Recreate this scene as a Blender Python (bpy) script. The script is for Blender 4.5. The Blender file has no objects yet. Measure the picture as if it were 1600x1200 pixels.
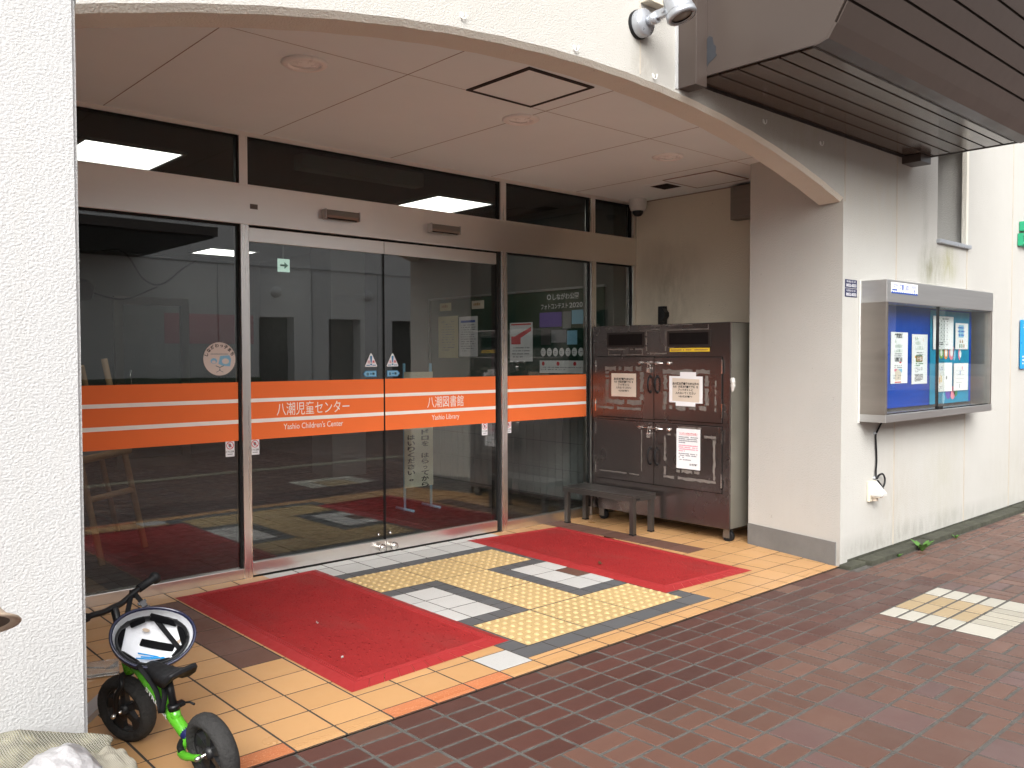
import bpy, bmesh, math, random
from mathutils import Vector, Matrix, Euler
random.seed(7)
R_ = math.radians
sc = bpy.context.scene
col = sc.collection

# ------------------------------------------------------------------ camera
cam_d = bpy.data.cameras.new("camera"); cam = bpy.data.objects.new("camera", cam_d); col.objects.link(cam)
sc.camera = cam
yaw, pitch, roll = R_(42.269), R_(-1.832), R_(-0.134)
fw = Vector((math.sin(yaw) * math.cos(pitch), math.cos(yaw) * math.cos(pitch), math.sin(pitch)))
rt = Vector((math.cos(yaw), -math.sin(yaw), 0)); up = rt.cross(fw)
rt2 = rt * math.cos(roll) + up * math.sin(roll); up2 = -rt * math.sin(roll) + up * math.cos(roll)
m = Matrix((rt2, up2, -fw)).transposed().to_4x4(); m.translation = Vector((0, 0, 1.36))
cam.matrix_world = m
cam_d.sensor_width = 36; cam_d.lens = 36 * 1348.4 / 1600; cam_d.clip_start = 0.05; cam_d.clip_end = 400

# ------------------------------------------------------------------ sky and sun
SUN_EL, SUN_AZ = 37, 222          # degrees; azimuth measured from +Y clockwise
w = bpy.data.worlds.new("World"); sc.world = w; w.use_nodes = True
nt = w.node_tree; nt.nodes.clear()
sky = nt.nodes.new("ShaderNodeTexSky"); sky.sky_type = 'NISHITA'; sky.sun_disc = False
sky.sun_elevation = R_(SUN_EL); sky.sun_rotation = R_(SUN_AZ); sky.dust_density = 6; sky.air_density = 1.0
hs = nt.nodes.new("ShaderNodeHueSaturation"); hs.inputs['Saturation'].default_value = 0.12
bg = nt.nodes.new("ShaderNodeBackground"); bg.inputs[1].default_value = 0.15
wo = nt.nodes.new("ShaderNodeOutputWorld")
nt.links.new(sky.outputs[0], hs.inputs['Color']); nt.links.new(hs.outputs[0], bg.inputs[0]); nt.links.new(bg.outputs[0], wo.inputs[0])
sd = bpy.data.lights.new("sun", 'SUN'); sun = bpy.data.objects.new("sun", sd); col.objects.link(sun)
sd.energy = .6; sd.angle = R_(60); sd.color = (1, 0.97, 0.93)
az = R_(SUN_AZ); dsun = Vector((math.sin(az) * math.cos(R_(SUN_EL)), math.cos(az) * math.cos(R_(SUN_EL)), math.sin(R_(SUN_EL))))
sun.rotation_euler = dsun.to_track_quat('Z', 'Y').to_euler()
sc.view_settings.view_transform = 'Standard'; sc.view_settings.look = 'None'
sc.view_settings.exposure = 1.2; sc.view_settings.gamma = 1
sc.cycles.max_bounces = 10; sc.cycles.diffuse_bounces = 5; sc.cycles.transparent_max_bounces = 16
sc.cycles.use_denoising = True; sc.cycles.sample_clamp_indirect = 6

# ------------------------------------------------------------------ materials
MATS = {}
class NT:
    def __init__(s, name):
        s.m = bpy.data.materials.new(name); s.m.use_nodes = True; s.t = s.m.node_tree
        s.b = s.t.nodes["Principled BSDF"]; s._tc = None
    def n(s, kind, **kw):
        x = s.t.nodes.new(kind)
        for k, v in kw.items(): setattr(x, k, v)
        return x
    def l(s, a, b): s.t.links.new(a, b)
    def tc(s):
        if s._tc is None: s._tc = s.n("ShaderNodeTexCoord").outputs['Object']
        return s._tc
    def noise(s, scale, detail=4, rough=.55, stretch=None):
        v = s.tc()
        if stretch:
            mp = s.n("ShaderNodeMapping"); mp.inputs['Scale'].default_value = stretch; s.l(v, mp.inputs[0]); v = mp.outputs[0]
        x = s.n("ShaderNodeTexNoise"); x.inputs['Scale'].default_value = scale; x.inputs['Detail'].default_value = detail
        x.inputs['Roughness'].default_value = rough; s.l(v, x.inputs['Vector']); return x.outputs['Fac']
    def vor(s, scale, feature='F1'):
        x = s.n("ShaderNodeTexVoronoi", feature=feature); x.inputs['Scale'].default_value = scale; s.l(s.tc(), x.inputs['Vector'])
        return x.outputs['Distance']
    def math(s, op, a, b=None, clamp=False):
        x = s.n("ShaderNodeMath", operation=op, use_clamp=clamp)
        for i, v in enumerate((a, b)):
            if v is None: continue
            if isinstance(v, (int, float)): x.inputs[i].default_value = v
            else: s.l(v, x.inputs[i])
        return x.outputs[0]
    def ramp(s, f, stops):
        x = s.n("ShaderNodeValToRGB"); e = x.color_ramp.elements
        while len(e) < len(stops): e.new(.5)
        for i, (p, c) in enumerate(stops):
            e[i].position = p; e[i].color = (*c, 1) if len(c) == 3 else c
        s.l(f, x.inputs[0]); return x.outputs['Color']
    def rng(s, f, a, b, c=0., d=1.):
        x = s.n("ShaderNodeMapRange"); s.l(f, x.inputs[0])
        for i, v in enumerate((a, b, c, d)): x.inputs[i + 1].default_value = v
        return x.outputs[0]
    def mix(s, f, a, b, mode='MIX'):
        x = s.n("ShaderNodeMix", data_type='RGBA', blend_type=mode)
        for i, v in ((0, f), (6, a), (7, b)):
            if isinstance(v, (int, float)): x.inputs[i].default_value = v
            elif isinstance(v, tuple): x.inputs[i].default_value = (*v, 1) if len(v) == 3 else v
            else: s.l(v, x.inputs[i])
        return x.outputs[2]
    def bump(s, h, strength=.3, dist=.01, prev=None):
        x = s.n("ShaderNodeBump"); x.inputs['Strength'].default_value = strength; x.inputs['Distance'].default_value = dist
        s.l(h, x.inputs['Height'])
        if prev is not None: s.l(prev, x.inputs['Normal'])
        return x.outputs[0]
    def blob(s, c, r):        # soft spot: 1 at c falling to 0 at the radii r
        mp = s.n("ShaderNodeMapping"); mp.vector_type = 'POINT'
        mp.inputs['Scale'].default_value = [1 / q for q in r]; mp.inputs['Location'].default_value = [-a / q for a, q in zip(c, r)]
        s.l(s.tc(), mp.inputs[0])
        x = s.n("ShaderNodeVectorMath", operation='LENGTH'); s.l(mp.outputs[0], x.inputs[0])
        return s.math('SUBTRACT', 1., x.outputs['Value'], True)
    def isl(s): return s.n("ShaderNodeNewGeometry").outputs['Random Per Island']

def mat(name, c, rough=.5, metal=0., var=.12, vs=6., bump=0., bs=60., spec=None, rvar=.12, stretch=None, detail=5):
    if name in MATS: return MATS[name]
    k = NT(name); MATS[name] = k.m
    f = k.noise(vs, detail, .6, stretch)
    k.l(k.mix(f, tuple(x * (1 - var) for x in c), tuple(min(1, x * (1 + var)) for x in c)), k.b.inputs['Base Color'])
    k.l(k.rng(k.noise(vs * 2.3, 4, .6, stretch), .3, .7, max(.02, rough - rvar), min(1, rough + rvar)), k.b.inputs['Roughness'])
    k.b.inputs['Metallic'].default_value = metal
    if spec is not None: k.b.inputs['Specular IOR Level'].default_value = spec
    if bump: k.l(k.bump(k.noise(bs, 4, .6, stretch), bump, .01), k.b.inputs['Normal'])
    return k.m

def stucco(name, c, stains=()):
    k = NT(name); MATS[name] = k.m
    big = k.noise(1.3, 5, .6); fine = k.noise(140, 3, .6)
    base = k.mix(k.rng(big, .35, .7), tuple(x * .95 for x in c), c)
    base = k.mix(k.rng(k.noise(2.2, 6, .65, (5, 5, .35)), .52, .75, 0, .09), base, (.42, .38, .31))       # faint vertical runs
    specks = k.math('GREATER_THAN', k.noise(38, 2, .5), .76)
    base = k.mix(k.math('MULTIPLY', specks, .35), base, (.25, .23, .2))
    for cc, rr, colr, amt in stains:
        cc = (cc[0] - 3, cc[1] - 2.66, cc[2])          # object space of the building
        f = k.math('MULTIPLY', k.blob(cc, rr), k.rng(k.noise(7, 6, .7, (2, 2, .7)), .3, .62))
        base = k.mix(k.math('MULTIPLY', f, amt, True), base, colr)
    k.l(base, k.b.inputs['Base Color']); k.b.inputs['Roughness'].default_value = .9
    k.b.inputs['Specular IOR Level'].default_value = .2
    h = k.math('ADD', k.math('MULTIPLY', k.noise(112, 3, .55, (1, 1, 1.3)), 1.0), k.math('MULTIPLY', fine, .35))
    k.l(k.bump(h, .45, .012), k.b.inputs['Normal'])
    return k.m

def pavmat(name, c1, c2, rough=.5, dirt=.35, speck=None, bump=.12, spec=.4):
    k = NT(name); MATS[name] = k.m
    base = k.mix(k.isl(), c1, c2)
    base = k.mix(k.math('MULTIPLY', k.rng(k.noise(1.1, 6, .65), .45, .75), dirt), base, tuple(x * .55 + .03 for x in c1))
    base = k.mix(k.rng(k.noise(45, 4, .7), .62, .8, 0, .35), base, tuple(x * .6 for x in c1))
    if speck: base = k.mix(k.math('MULTIPLY', k.math('GREATER_THAN', k.noise(170, 2, .5), .64), .75), base, speck)
    k.l(base, k.b.inputs['Base Color'])
    k.l(k.rng(k.noise(3, 5, .6), .3, .7, rough - .1, rough + .14), k.b.inputs['Roughness'])
    k.b.inputs['Specular IOR Level'].default_value = spec
    k.l(k.bump(k.noise(220, 3, .6), bump, .004, ), k.b.inputs['Normal'])
    return k.m

def glassmat(name, tint, f0=.05, spec=(1, 1, 1)):
    k = NT(name); MATS[name] = k.m; k.t.nodes.remove(k.b)
    geo = k.n("ShaderNodeNewGeometry"); dt = k.n("ShaderNodeVectorMath", operation='DOT_PRODUCT')
    k.l(geo.outputs['Normal'], dt.inputs[0]); k.l(geo.outputs['Incoming'], dt.inputs[1])
    c = k.math('SUBTRACT', 1., k.math('ABSOLUTE', dt.outputs['Value']), True)
    fr = k.math('ADD', k.math('MULTIPLY', k.math('POWER', c, 5.), 1 - f0), f0, True)
    tr = k.n("ShaderNodeBsdfTransparent"); tr.inputs[0].default_value = (*tint, 1)
    gl = k.n("ShaderNodeBsdfGlossy"); gl.inputs['Roughness'].default_value = .0; gl.inputs[0].default_value = (*spec, 1)
    k.l(k.bump(k.noise(1.4, 2, .5), .02, .02), gl.inputs['Normal'])
    mx = k.n("ShaderNodeMixShader"); k.l(fr, mx.inputs[0]); k.l(tr.outputs[0], mx.inputs[1]); k.l(gl.outputs[0], mx.inputs[2])
    k.l(mx.outputs[0], k.t.nodes["Material Output"].inputs[0])
    return k.m

def emit(name, c, s):
    k = NT(name); MATS[name] = k.m
    k.b.inputs['Base Color'].default_value = (*c, 1); k.b.inputs['Emission Color'].default_value = (*c, 1)
    k.b.inputs['Emission Strength'].default_value = s; return k.m

WALLC = (.505, .495, .462)
stucco("stucco", (.475, .474, .47))
stucco("stucco_fascia", (.49, .475, .44), stains=[((4.6, 2.66, 2.75), (1.2, .4, .5), (.40, .36, .25), .5), ((3.25, 2.66, 2.72), (.12, .3, .16), (.22, .2, .15), .6)])
stucco("stucco_facade", WALLC, stains=[
    ((6.62, 2.66, 2.0), (.28, .3, .22), (.16, .16, .07), .75), ((6.95, 2.66, 2.06), (.22, .3, .2), (.26, .25, .06), .7),
    ((6.5, 2.66, 2.3), (.08, .3, .5), (.2, .19, .16), .35), ((6.05, 2.66, .35), (.6, .4, .5), (.36, .3, .22), .32),
    ((6.9, 2.66, .4), (.45, .4, .5), (.38, .36, .24), .35), ((6.0, 2.66, .08), (3, .3, .12), (.2, .19, .16), .5),
    ((5.7, 2.66, 2.5), (1., .3, .45), (.5, .44, .34), .45), ((9.5, 2.66, .3), (2, .4, .5), (.36, .33, .25), .4)])
stucco("stucco_arch", (.72, .69, .61))
stucco("stucco_alcove", (.60, .54, .43), stains=[((6.0, 4.6, 1.9), (.3, .4, .6), (.2, .17, .12), .5)])
mat("sealant", (.46, .41, .34), .8, var=.25, vs=4)
mat("concrete", (.16, .157, .15), .85, var=.3, vs=5, bump=.25, bs=90)
mat("kerb_dark", (.050, .050, .034), .9, var=.85, vs=9, bump=.5, bs=50)
mat("ceiling_board", (.79, .855, .86), .7, var=.06, vs=1.1, bump=.03, bs=160)
mat("ceiling_joint", (.25, .19, .16), .8)
mat("steel", (.92, .88, .84), .30, 1., var=.02, vs=2, rvar=.025, stretch=(.3, 3, 14))
mat("steel_up", (.90, .865, .83), .28, 1., var=.03, vs=2, rvar=.03, stretch=(14, 14, .3))
mat("steel_dark", (.125, .118, .11), .4, .85, var=.12, vs=3, rvar=.06)
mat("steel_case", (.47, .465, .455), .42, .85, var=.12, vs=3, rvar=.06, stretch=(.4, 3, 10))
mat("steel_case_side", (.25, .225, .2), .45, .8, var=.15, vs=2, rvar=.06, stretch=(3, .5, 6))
mat("black_gasket", (.015, .015, .015), .6)
mat("cabinet_brown", (.185, .158, .150), .27, .9, var=.04, vs=.9, rvar=.012)
mat("cabinet_side", (.5, .48, .42), .4, .85, var=.1, vs=2)
mat("cabinet_gap", (.01, .008, .008), .8)
mat("tape_residue", (.165, .145, .128), .85, var=.55, vs=26, bump=.3, bs=70)
mat("chrome", (.8, .78, .75), .18, 1.)
mat("canopy_brown", (.058, .043, .036), .36, .0, var=.08, vs=2, rvar=.06, spec=.5)
mat("canopy_soffit", (.090, .066, .053), .17, .0, var=.07, vs=2, rvar=.04, spec=.6)
mat("canopy_dark", (.022, .016, .013), .6)
mat("peeled_black", (.025, .027, .032), .7)
mat("paint_grey", (.42, .44, .47), .35, .55, var=.04)
mat("lamp_glass", (.22, .2, .17), .12)
mat("plastic_white", (.56, .55, .52), .4, var=.06)
mat("plastic_hook", (.78, .77, .74), .35, var=.04)
mat("plastic_aged", (.62, .57, .46), .5, var=.1)
mat("inner_trim", (.86, .84, .81), .35, var=.03)
mat("lens_white", (.9, .9, .88), .25, var=.02)
mat("guide_tile", (.24, .21, .15), .5, var=.2)
mat("plastic_black", (.007, .007, .008), .42, var=.3)
mat("rubber_black", (.010, .010, .011), .6, var=.3, vs=20)
mat("tyre", (.034, .033, .032), .82, var=.35, vs=35, bump=.6, bs=90)
mat("bike_green", (.085, .36, .02), .22, var=.06, spec=.6)
mat("paper_white", (.80, .80, .81), .7, var=.03)
mat("paper_cream", (.66, .57, .47), .75, var=.05)
mat("paper_yellow", (.62, .55, .30), .7, var=.05)
mat("ink_black", (.02, .02, .022), .7)
mat("ink_grey", (.22, .23, .24), .7)
mat("ink_red", (.62, .05, .06), .6)
mat("ink_pink", (.75, .25, .33), .6)
mat("ink_blue", (.03, .1, .45), .6)
mat("ink_skyblue", (.25, .50, .68), .6)
mat("ink_green", (.06, .22, .09), .6)
mat("ink_lime", (.28, .5, .07), .6)
mat("ink_orange", (.75, .3, .06), .6)
mat("ink_purple", (.16, .1, .42), .6)
mat("ink_brown", (.35, .2, .08), .6)
mat("film_orange", (.90, .19, .052), .42, var=.03)
mat("film_white", (.92, .88, .82), .45, var=.03)
mat("sticker_pink", (.70, .60, .54), .5, var=.03)
mat("sticker_blue", (.05, .22, .42), .5)
mat("label_yellow", (.75, .52, .03), .5)
mat("case_blue", (.006, .055, .34), .65, var=.1)
mat("poster_teal", (.015, .24, .40), .45, var=.06)
mat("plate_navy", (.010, .013, .07), .4)
mat("sign_blue", (.02, .30, .70), .35)
mat("sign_green", (.02, .32, .16), .4)
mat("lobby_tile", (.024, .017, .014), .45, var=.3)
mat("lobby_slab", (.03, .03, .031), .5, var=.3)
mat("board_green", (.020, .052, .036), .8)
mat("wood_easel", (.42, .26, .13), .55, var=.2, vs=12)
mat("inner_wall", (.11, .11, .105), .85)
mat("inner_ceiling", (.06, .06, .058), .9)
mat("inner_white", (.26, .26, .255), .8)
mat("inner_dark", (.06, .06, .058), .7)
mat("red_cloth", (.16, .012, .018), .8)
mat("opp_wall", (.84, .85, .85), .85, var=.06)
mat("opp_joint", (.5, .5, .5), .9)
mat("opp_door", (.11, .11, .105), .7)
mat("hedge", (.045, .07, .03), .9, var=.5, vs=9, bump=1., bs=14)
mat("leaf_green", (.07, .17, .03), .6, var=.3)
mat("leaf_dry", (.16, .07, .03), .8, var=.3)
mat("grey_bar", (.42, .42, .42), .4, .6)
mat("hat_tan", (.47, .37, .28), .8, var=.1, bump=.2, bs=250)
mat("hat_inner", (.10, .07, .05), .9)
mat("helmet_shell", (.012, .014, .04), .12, spec=.6)
mat("helmet_foam", (.78, .79, .82), .6, var=.06, vs=14, bump=.25, bs=60)
mat("pad_black", (.005, .005, .006), .9)
mat("strap_black", (.007, .007, .008), .7)
mat("buckle_grey", (.07, .07, .075), .4)
mat("rim_black", (.017, .017, .018), .38)
mat("stone_chip", (.6, .58, .5), .8, var=.5, vs=30, bump=.6, bs=60)
emit("panel_glow", (1, .98, .93), 2.4)
emit("exit_glow", (.62, .85, .72), .35)
glassmat("glass_door", (.86, .885, .875), .08)
glassmat("glass_transom", (.75, .77, .76), .034)
glassmat("glass_case", (.95, .97, .96), .018)
pavmat("paver_dark", (.072, .032, .026), (.102, .044, .035), .44, .3)
pavmat("paver_brown", (.108, .055, .041), (.150, .078, .058), .44, .3)
pavmat("paver_purple", (.116, .066, .060), (.138, .078, .070), .42, .3)
pavmat("paver_white", (.42, .40, .34), (.49, .465, .40), .5, .12)
pavmat("paver_cream", (.36, .265, .145), (.42, .32, .195), .5, .15)
pavmat("paver_pale", (.37, .345, .285), (.44, .41, .335), .5, .15)
pavmat("tile_tan", (.515, .29, .125), (.575, .33, .147), .36, .12, bump=.05)
pavmat("tile_orange", (.47, .15, .055), (.53, .19, .08), .5, .35, speck=(.66, .34, .2))
pavmat("tile_brown", (.125, .062, .045), (.16, .082, .06), .5, .12, speck=(.09, .05, .04))
pavmat("tile_grey", (.085, .088, .092), (.11, .112, .117), .6, .2)
pavmat("tile_white", (.50, .497, .48), (.56, .555, .535), .5, .15, speck=(.4, .4, .38))
pavmat("tactile_yellow", (.50, .355, .165), (.54, .385, .18), .45, .2)
pavmat("tactile_dome", (.66, .52, .31), (.70, .55, .33), .45, .1)
mat("grout", (.095, .089, .079), .95, var=.7, vs=22, bump=.6, bs=120)
mat("grout_porch", (.05, .042, .035), .95, var=.4, vs=12)
mat("mat_edge", (.315, .028, .029), .5, var=.15, vs=9, spec=.15)
for n_, v_ in (("film_orange", .15), ("film_white", .12), ("paper_white", .1), ("paper_cream", .1), ("paper_yellow", .1), ("ink_black", .1), ("ink_grey", .1), ("ink_red", .1), ("ink_pink", .1), ("ink_blue", .1),
               ("ink_skyblue", .1), ("ink_green", .1), ("ink_lime", .1), ("ink_orange", .1), ("ink_purple", .1), ("ink_brown", .1), ("plate_navy", .2), ("case_blue", .05), ("poster_teal", .12), ("board_green", .1), ("strap_black", .15),
               ("pad_black", .1), ("rubber_black", .25), ("plastic_black", .35), ("tyre", .2), ("cabinet_gap", .1), ("black_gasket", .2), ("sticker_pink", .15), ("sign_blue", .2)):
    MATS[n_].node_tree.nodes["Principled BSDF"].inputs['Specular IOR Level'].default_value = v_
mat("paper_sign", (.86, .83, .66), .8, var=.04, spec=.1)
k = NT("mat_red"); MATS["mat_red"] = k.m
dv = k.vor(30); gridn = k.noise(330, 2, .5)
nub = k.rng(dv, .10, .28, 1., 0.)
mb = k.mix(k.math('MULTIPLY', k.rng(k.noise(5, 5, .7), .4, .75), .55), (.365, .030, .030), (.25, .022, .023))
mb = k.mix(k.rng(k.noise(1.6, 6, .7, (1.6, .6, 1)), .5, .72, 0, .5), mb, (.25, .07, .06))
k.l(k.mix(k.rng(k.noise(260, 3, .6), .5, .8, 0, .5), mb, (.13, .012, .014)), k.b.inputs['Base Color'])
k.b.inputs['Roughness'].default_value = .68; k.b.inputs['Specular IOR Level'].default_value = .08
wv = k.n("ShaderNodeTexWave"); wv.inputs['Scale'].default_value = 48; k.l(k.tc(), wv.inputs['Vector'])
hgt = k.math('ADD', k.math('MULTIPLY', nub, 1.), k.math('ADD', k.math('MULTIPLY', gridn, .35), k.math('MULTIPLY', wv.outputs['Fac'], .18)))
k.l(k.bump(hgt, .9, .011), k.b.inputs['Normal'])
# net bag: fine grid of threads over lumps
def netmat(name, thread, fill1, fill2, scale):
    k = NT(name); MATS[name] = k.m
    mp = k.n("ShaderNodeMapping"); mp.inputs['Rotation'].default_value = (.5, .6, .4); k.l(k.tc(), mp.inputs[0])
    hs_ = []
    for ax in ('X', 'Z'):
        wv = k.n("ShaderNodeTexWave", bands_direction=ax); wv.inputs['Scale'].default_value = scale; wv.inputs['Distortion'].default_value = .6
        k.l(mp.outputs[0], wv.inputs['Vector']); hs_.append(wv.outputs['Fac'])
    g = k.math('MAXIMUM', hs_[0], hs_[1])
    cell = k.n("ShaderNodeTexVoronoi"); cell.inputs['Scale'].default_value = 26; k.l(k.tc(), cell.inputs['Vector'])
    f = k.mix(k.n("ShaderNodeSeparateColor").outputs[0] if False else k.rng(cell.outputs['Distance'], .05, .7), fill1, fill2)
    k.l(k.mix(k.rng(g, .62, .8), f, thread), k.b.inputs['Base Color']); k.b.inputs['Roughness'].default_value = .85
    k.l(k.bump(k.math('ADD', g, k.math('MULTIPLY', cell.outputs['Distance'], -1.5)), .7, .006), k.b.inputs['Normal'])
netmat("net_bag", (.42, .40, .34), (.55, .50, .30), (.09, .085, .04), 70)
netmat("knit_bag", (.50, .47, .38), (.40, .36, .29), (.40, .36, .28), 95)
k = NT("film_bag"); MATS["film_bag"] = k.m
cell = k.vor(34); ring = k.math('LESS_THAN', k.math('ABSOLUTE', k.math('SUBTRACT', cell, .3)), .07)
k.l(k.mix(k.math('MULTIPLY', ring, .4), k.mix(k.noise(9, 4), (.34, .33, .335), (.43, .42, .425)), (.5, .5, .52)), k.b.inputs['Base Color'])
k.b.inputs['Roughness'].default_value = .33; k.l(k.bump(k.math('ADD', k.noise(11, 5, .6), k.math('MULTIPLY', cell, .5)), .6, .02), k.b.inputs['Normal'])
k = NT("clear_plastic"); MATS["clear_plastic"] = k.m
k.b.inputs['Transmission Weight'].default_value = .85; k.b.inputs['Roughness'].default_value = .12; k.b.inputs['IOR'].default_value = 1.3
k.b.inputs['Base Color'].default_value = (.85, .85, .83, 1)

# ------------------------------------------------------------------ geometry helpers
def M(n): return MATS[n]
def bx(bm, x0, x1, y0, y1, z0, z1, bev=0., mi=0):
    n0 = len(bm.faces)
    vs = [bm.verts.new((x, y, z)) for z in (z0, z1) for y in (y0, y1) for x in (x0, x1)]
    fs = [bm.faces.new([vs[i] for i in f]) for f in ((0, 2, 3, 1), (4, 5, 7, 6), (0, 1, 5, 4), (2, 6, 7, 3), (0, 4, 6, 2), (1, 3, 7, 5))]
    for f in fs: f.material_index = mi
    if bev:
        es = list({e for f in fs for e in f.edges})
        r = bmesh.ops.bevel(bm, geom=es, offset=bev, segments=2, affect='EDGES', profile=.6)
        for f in r['faces']: f.material_index = mi
def prism(bm, pts, axis, a, b, mi=0):
    """polygon pts (2-D) extruded along axis from a to b; axis 'x': pts are (y,z); 'y': (x,z); 'z': (x,y)"""
    def P(p, t): return {'x': (t, p[0], p[1]), 'y': (p[0], t, p[1]), 'z': (p[0], p[1], t)}[axis]
    A = [bm.verts.new(P(p, a)) for p in pts]; B = [bm.verts.new(P(p, b)) for p in pts]; n = len(pts)
    fs = [bm.faces.new(A[::-1]), bm.faces.new(B)] + [bm.faces.new((A[i], A[(i + 1) % n], B[(i + 1) % n], B[i])) for i in range(n)]
    for f in fs: f.material_index = mi
    bmesh.ops.recalc_face_normals(bm, faces=fs)
def tube(bm, path, r, seg=10, caps=True, mi=0, smooth=True, flat=None):
    """swept tube; r is a number or a list; flat=(sx,sy) squashes the section"""
    path = [Vector(p) for p in path]; n = len(path); rs = r if isinstance(r, (list, tuple)) else [r] * n
    rings = []; ref = None
    for i, p in enumerate(path):
        t = (path[min(i + 1, n - 1)] - path[max(i - 1, 0)]).normalized()
        if ref is None:
            ref = t.orthogonal().normalized() if abs(t.z) > .95 else Vector((0, 0, 1)).cross(t).normalized()
        a = (ref - t * ref.dot(t)).normalized(); b = t.cross(a); ref = a
        sx, sy = flat or (1, 1)
        rings.append([bm.verts.new(p + (a * math.cos(q) * sx + b * math.sin(q) * sy) * rs[i]) for q in [2 * math.pi * j / seg for j in range(seg)]])
    for i in range(n - 1):
        for j in range(seg):
            f = bm.faces.new((rings[i][j], rings[i][(j + 1) % seg], rings[i + 1][(j + 1) % seg], rings[i + 1][j])); f.smooth = smooth; f.material_index = mi
    if caps:
        f = bm.faces.new(rings[0][::-1]); f.material_index = mi
        f = bm.faces.new(rings[-1]); f.material_index = mi
def lathe(bm, prof, seg=24, mat4=None, mi=0, smooth=True):
    """profile of (r,z) spun about z, then moved by mat4"""
    rings = []
    for r, z in prof:
        if r < 1e-6: rings.append([bm.verts.new((0, 0, z))])
        else: rings.append([bm.verts.new((r * math.cos(2 * math.pi * j / seg), r * math.sin(2 * math.pi * j / seg), z)) for j in range(seg)])
    fs = []
    for a, b in zip(rings, rings[1:]):
        for j in range(seg):
            k2 = (j + 1) % seg
            if len(a) == 1 and len(b) == 1: continue
            if len(a) == 1: f = bm.faces.new((a[0], b[k2], b[j]))
            elif len(b) == 1: f = bm.faces.new((a[j], a[k2], b[0]))
            else: f = bm.faces.new((a[j], a[k2], b[k2], b[j]))
            f.smooth = smooth; f.material_index = mi; fs.append(f)
    bmesh.ops.recalc_face_normals(bm, faces=fs)
    if mat4 is not None: bmesh.ops.transform(bm, matrix=mat4, verts=[v for r in rings for v in r])
def axis_to(d, loc=(0, 0, 0)):
    q = Vector(d).normalized().to_track_quat('Z', 'Y'); return Matrix.Translation(loc) @ q.to_matrix().to_4x4()
def curve_pts(pts, n=8):
    """Catmull-Rom through pts"""
    P = [Vector(p) for p in pts]; P = [P[0] * 2 - P[1]] + P + [P[-1] * 2 - P[-2]]; out = []
    for i in range(1, len(P) - 2):
        for s in range(n):
            t = s / n; a, b, c, d = P[i - 1:i + 3]
            out.append(.5 * ((2 * b) + (c - a) * t + (2 * a - 5 * b + 4 * c - d) * t * t + (3 * b - a - 3 * c + d) * t ** 3))
    out.append(P[-2]); return out
def NB(): return bmesh.new()
def obj(name, bm, mats, parent=None, local=False, smooth_all=False):
    """link bm as one mesh object. Geometry is in world space unless local; a parent's location is taken off."""
    if not isinstance(mats, (list, tuple)): mats = [mats]
    if parent is not None and not local:
        off = Vector((0, 0, 0)); p = parent
        while p is not None: off += p.location; p = p.parent
        bmesh.ops.translate(bm, vec=-off, verts=bm.verts)
    if smooth_all:
        for f in bm.faces: f.smooth = True
    me = bpy.data.meshes.new(name); bm.to_mesh(me); bm.free()
    for q in mats: me.materials.append(M(q) if isinstance(q, str) else q)
    o = bpy.data.objects.new(name, me); col.objects.link(o)
    if parent is not None: o.parent = parent
    return o
def tag(o, label=None, cat=None, group=None, kind=None):
    for a, v in (('label', label), ('category', cat), ('group', group), ('kind', kind)):
        if v: o[a] = v
    return o
def thing(name, label, cat, loc=(0, 0, 0), rot=(0, 0, 0), group=None):
    o = bpy.data.objects.new(name, None); o.empty_display_size = .1; col.objects.link(o)
    o.location = loc; o.rotation_euler = rot
    return tag(o, label, cat, group)
def one(name, bm, mats, label, cat, group=None, loc=None):
    o = obj(name, bm, mats)
    if loc is not None:
        o.data.transform(Matrix.Translation(-Vector(loc))); o.location = loc
    return tag(o, label, cat, group)
def copy_tree(o, parent=None):
    c = o.copy(); col.objects.link(c); c.parent = parent
    for ch in list(o.children): copy_tree(ch, c)
    return c

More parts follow.
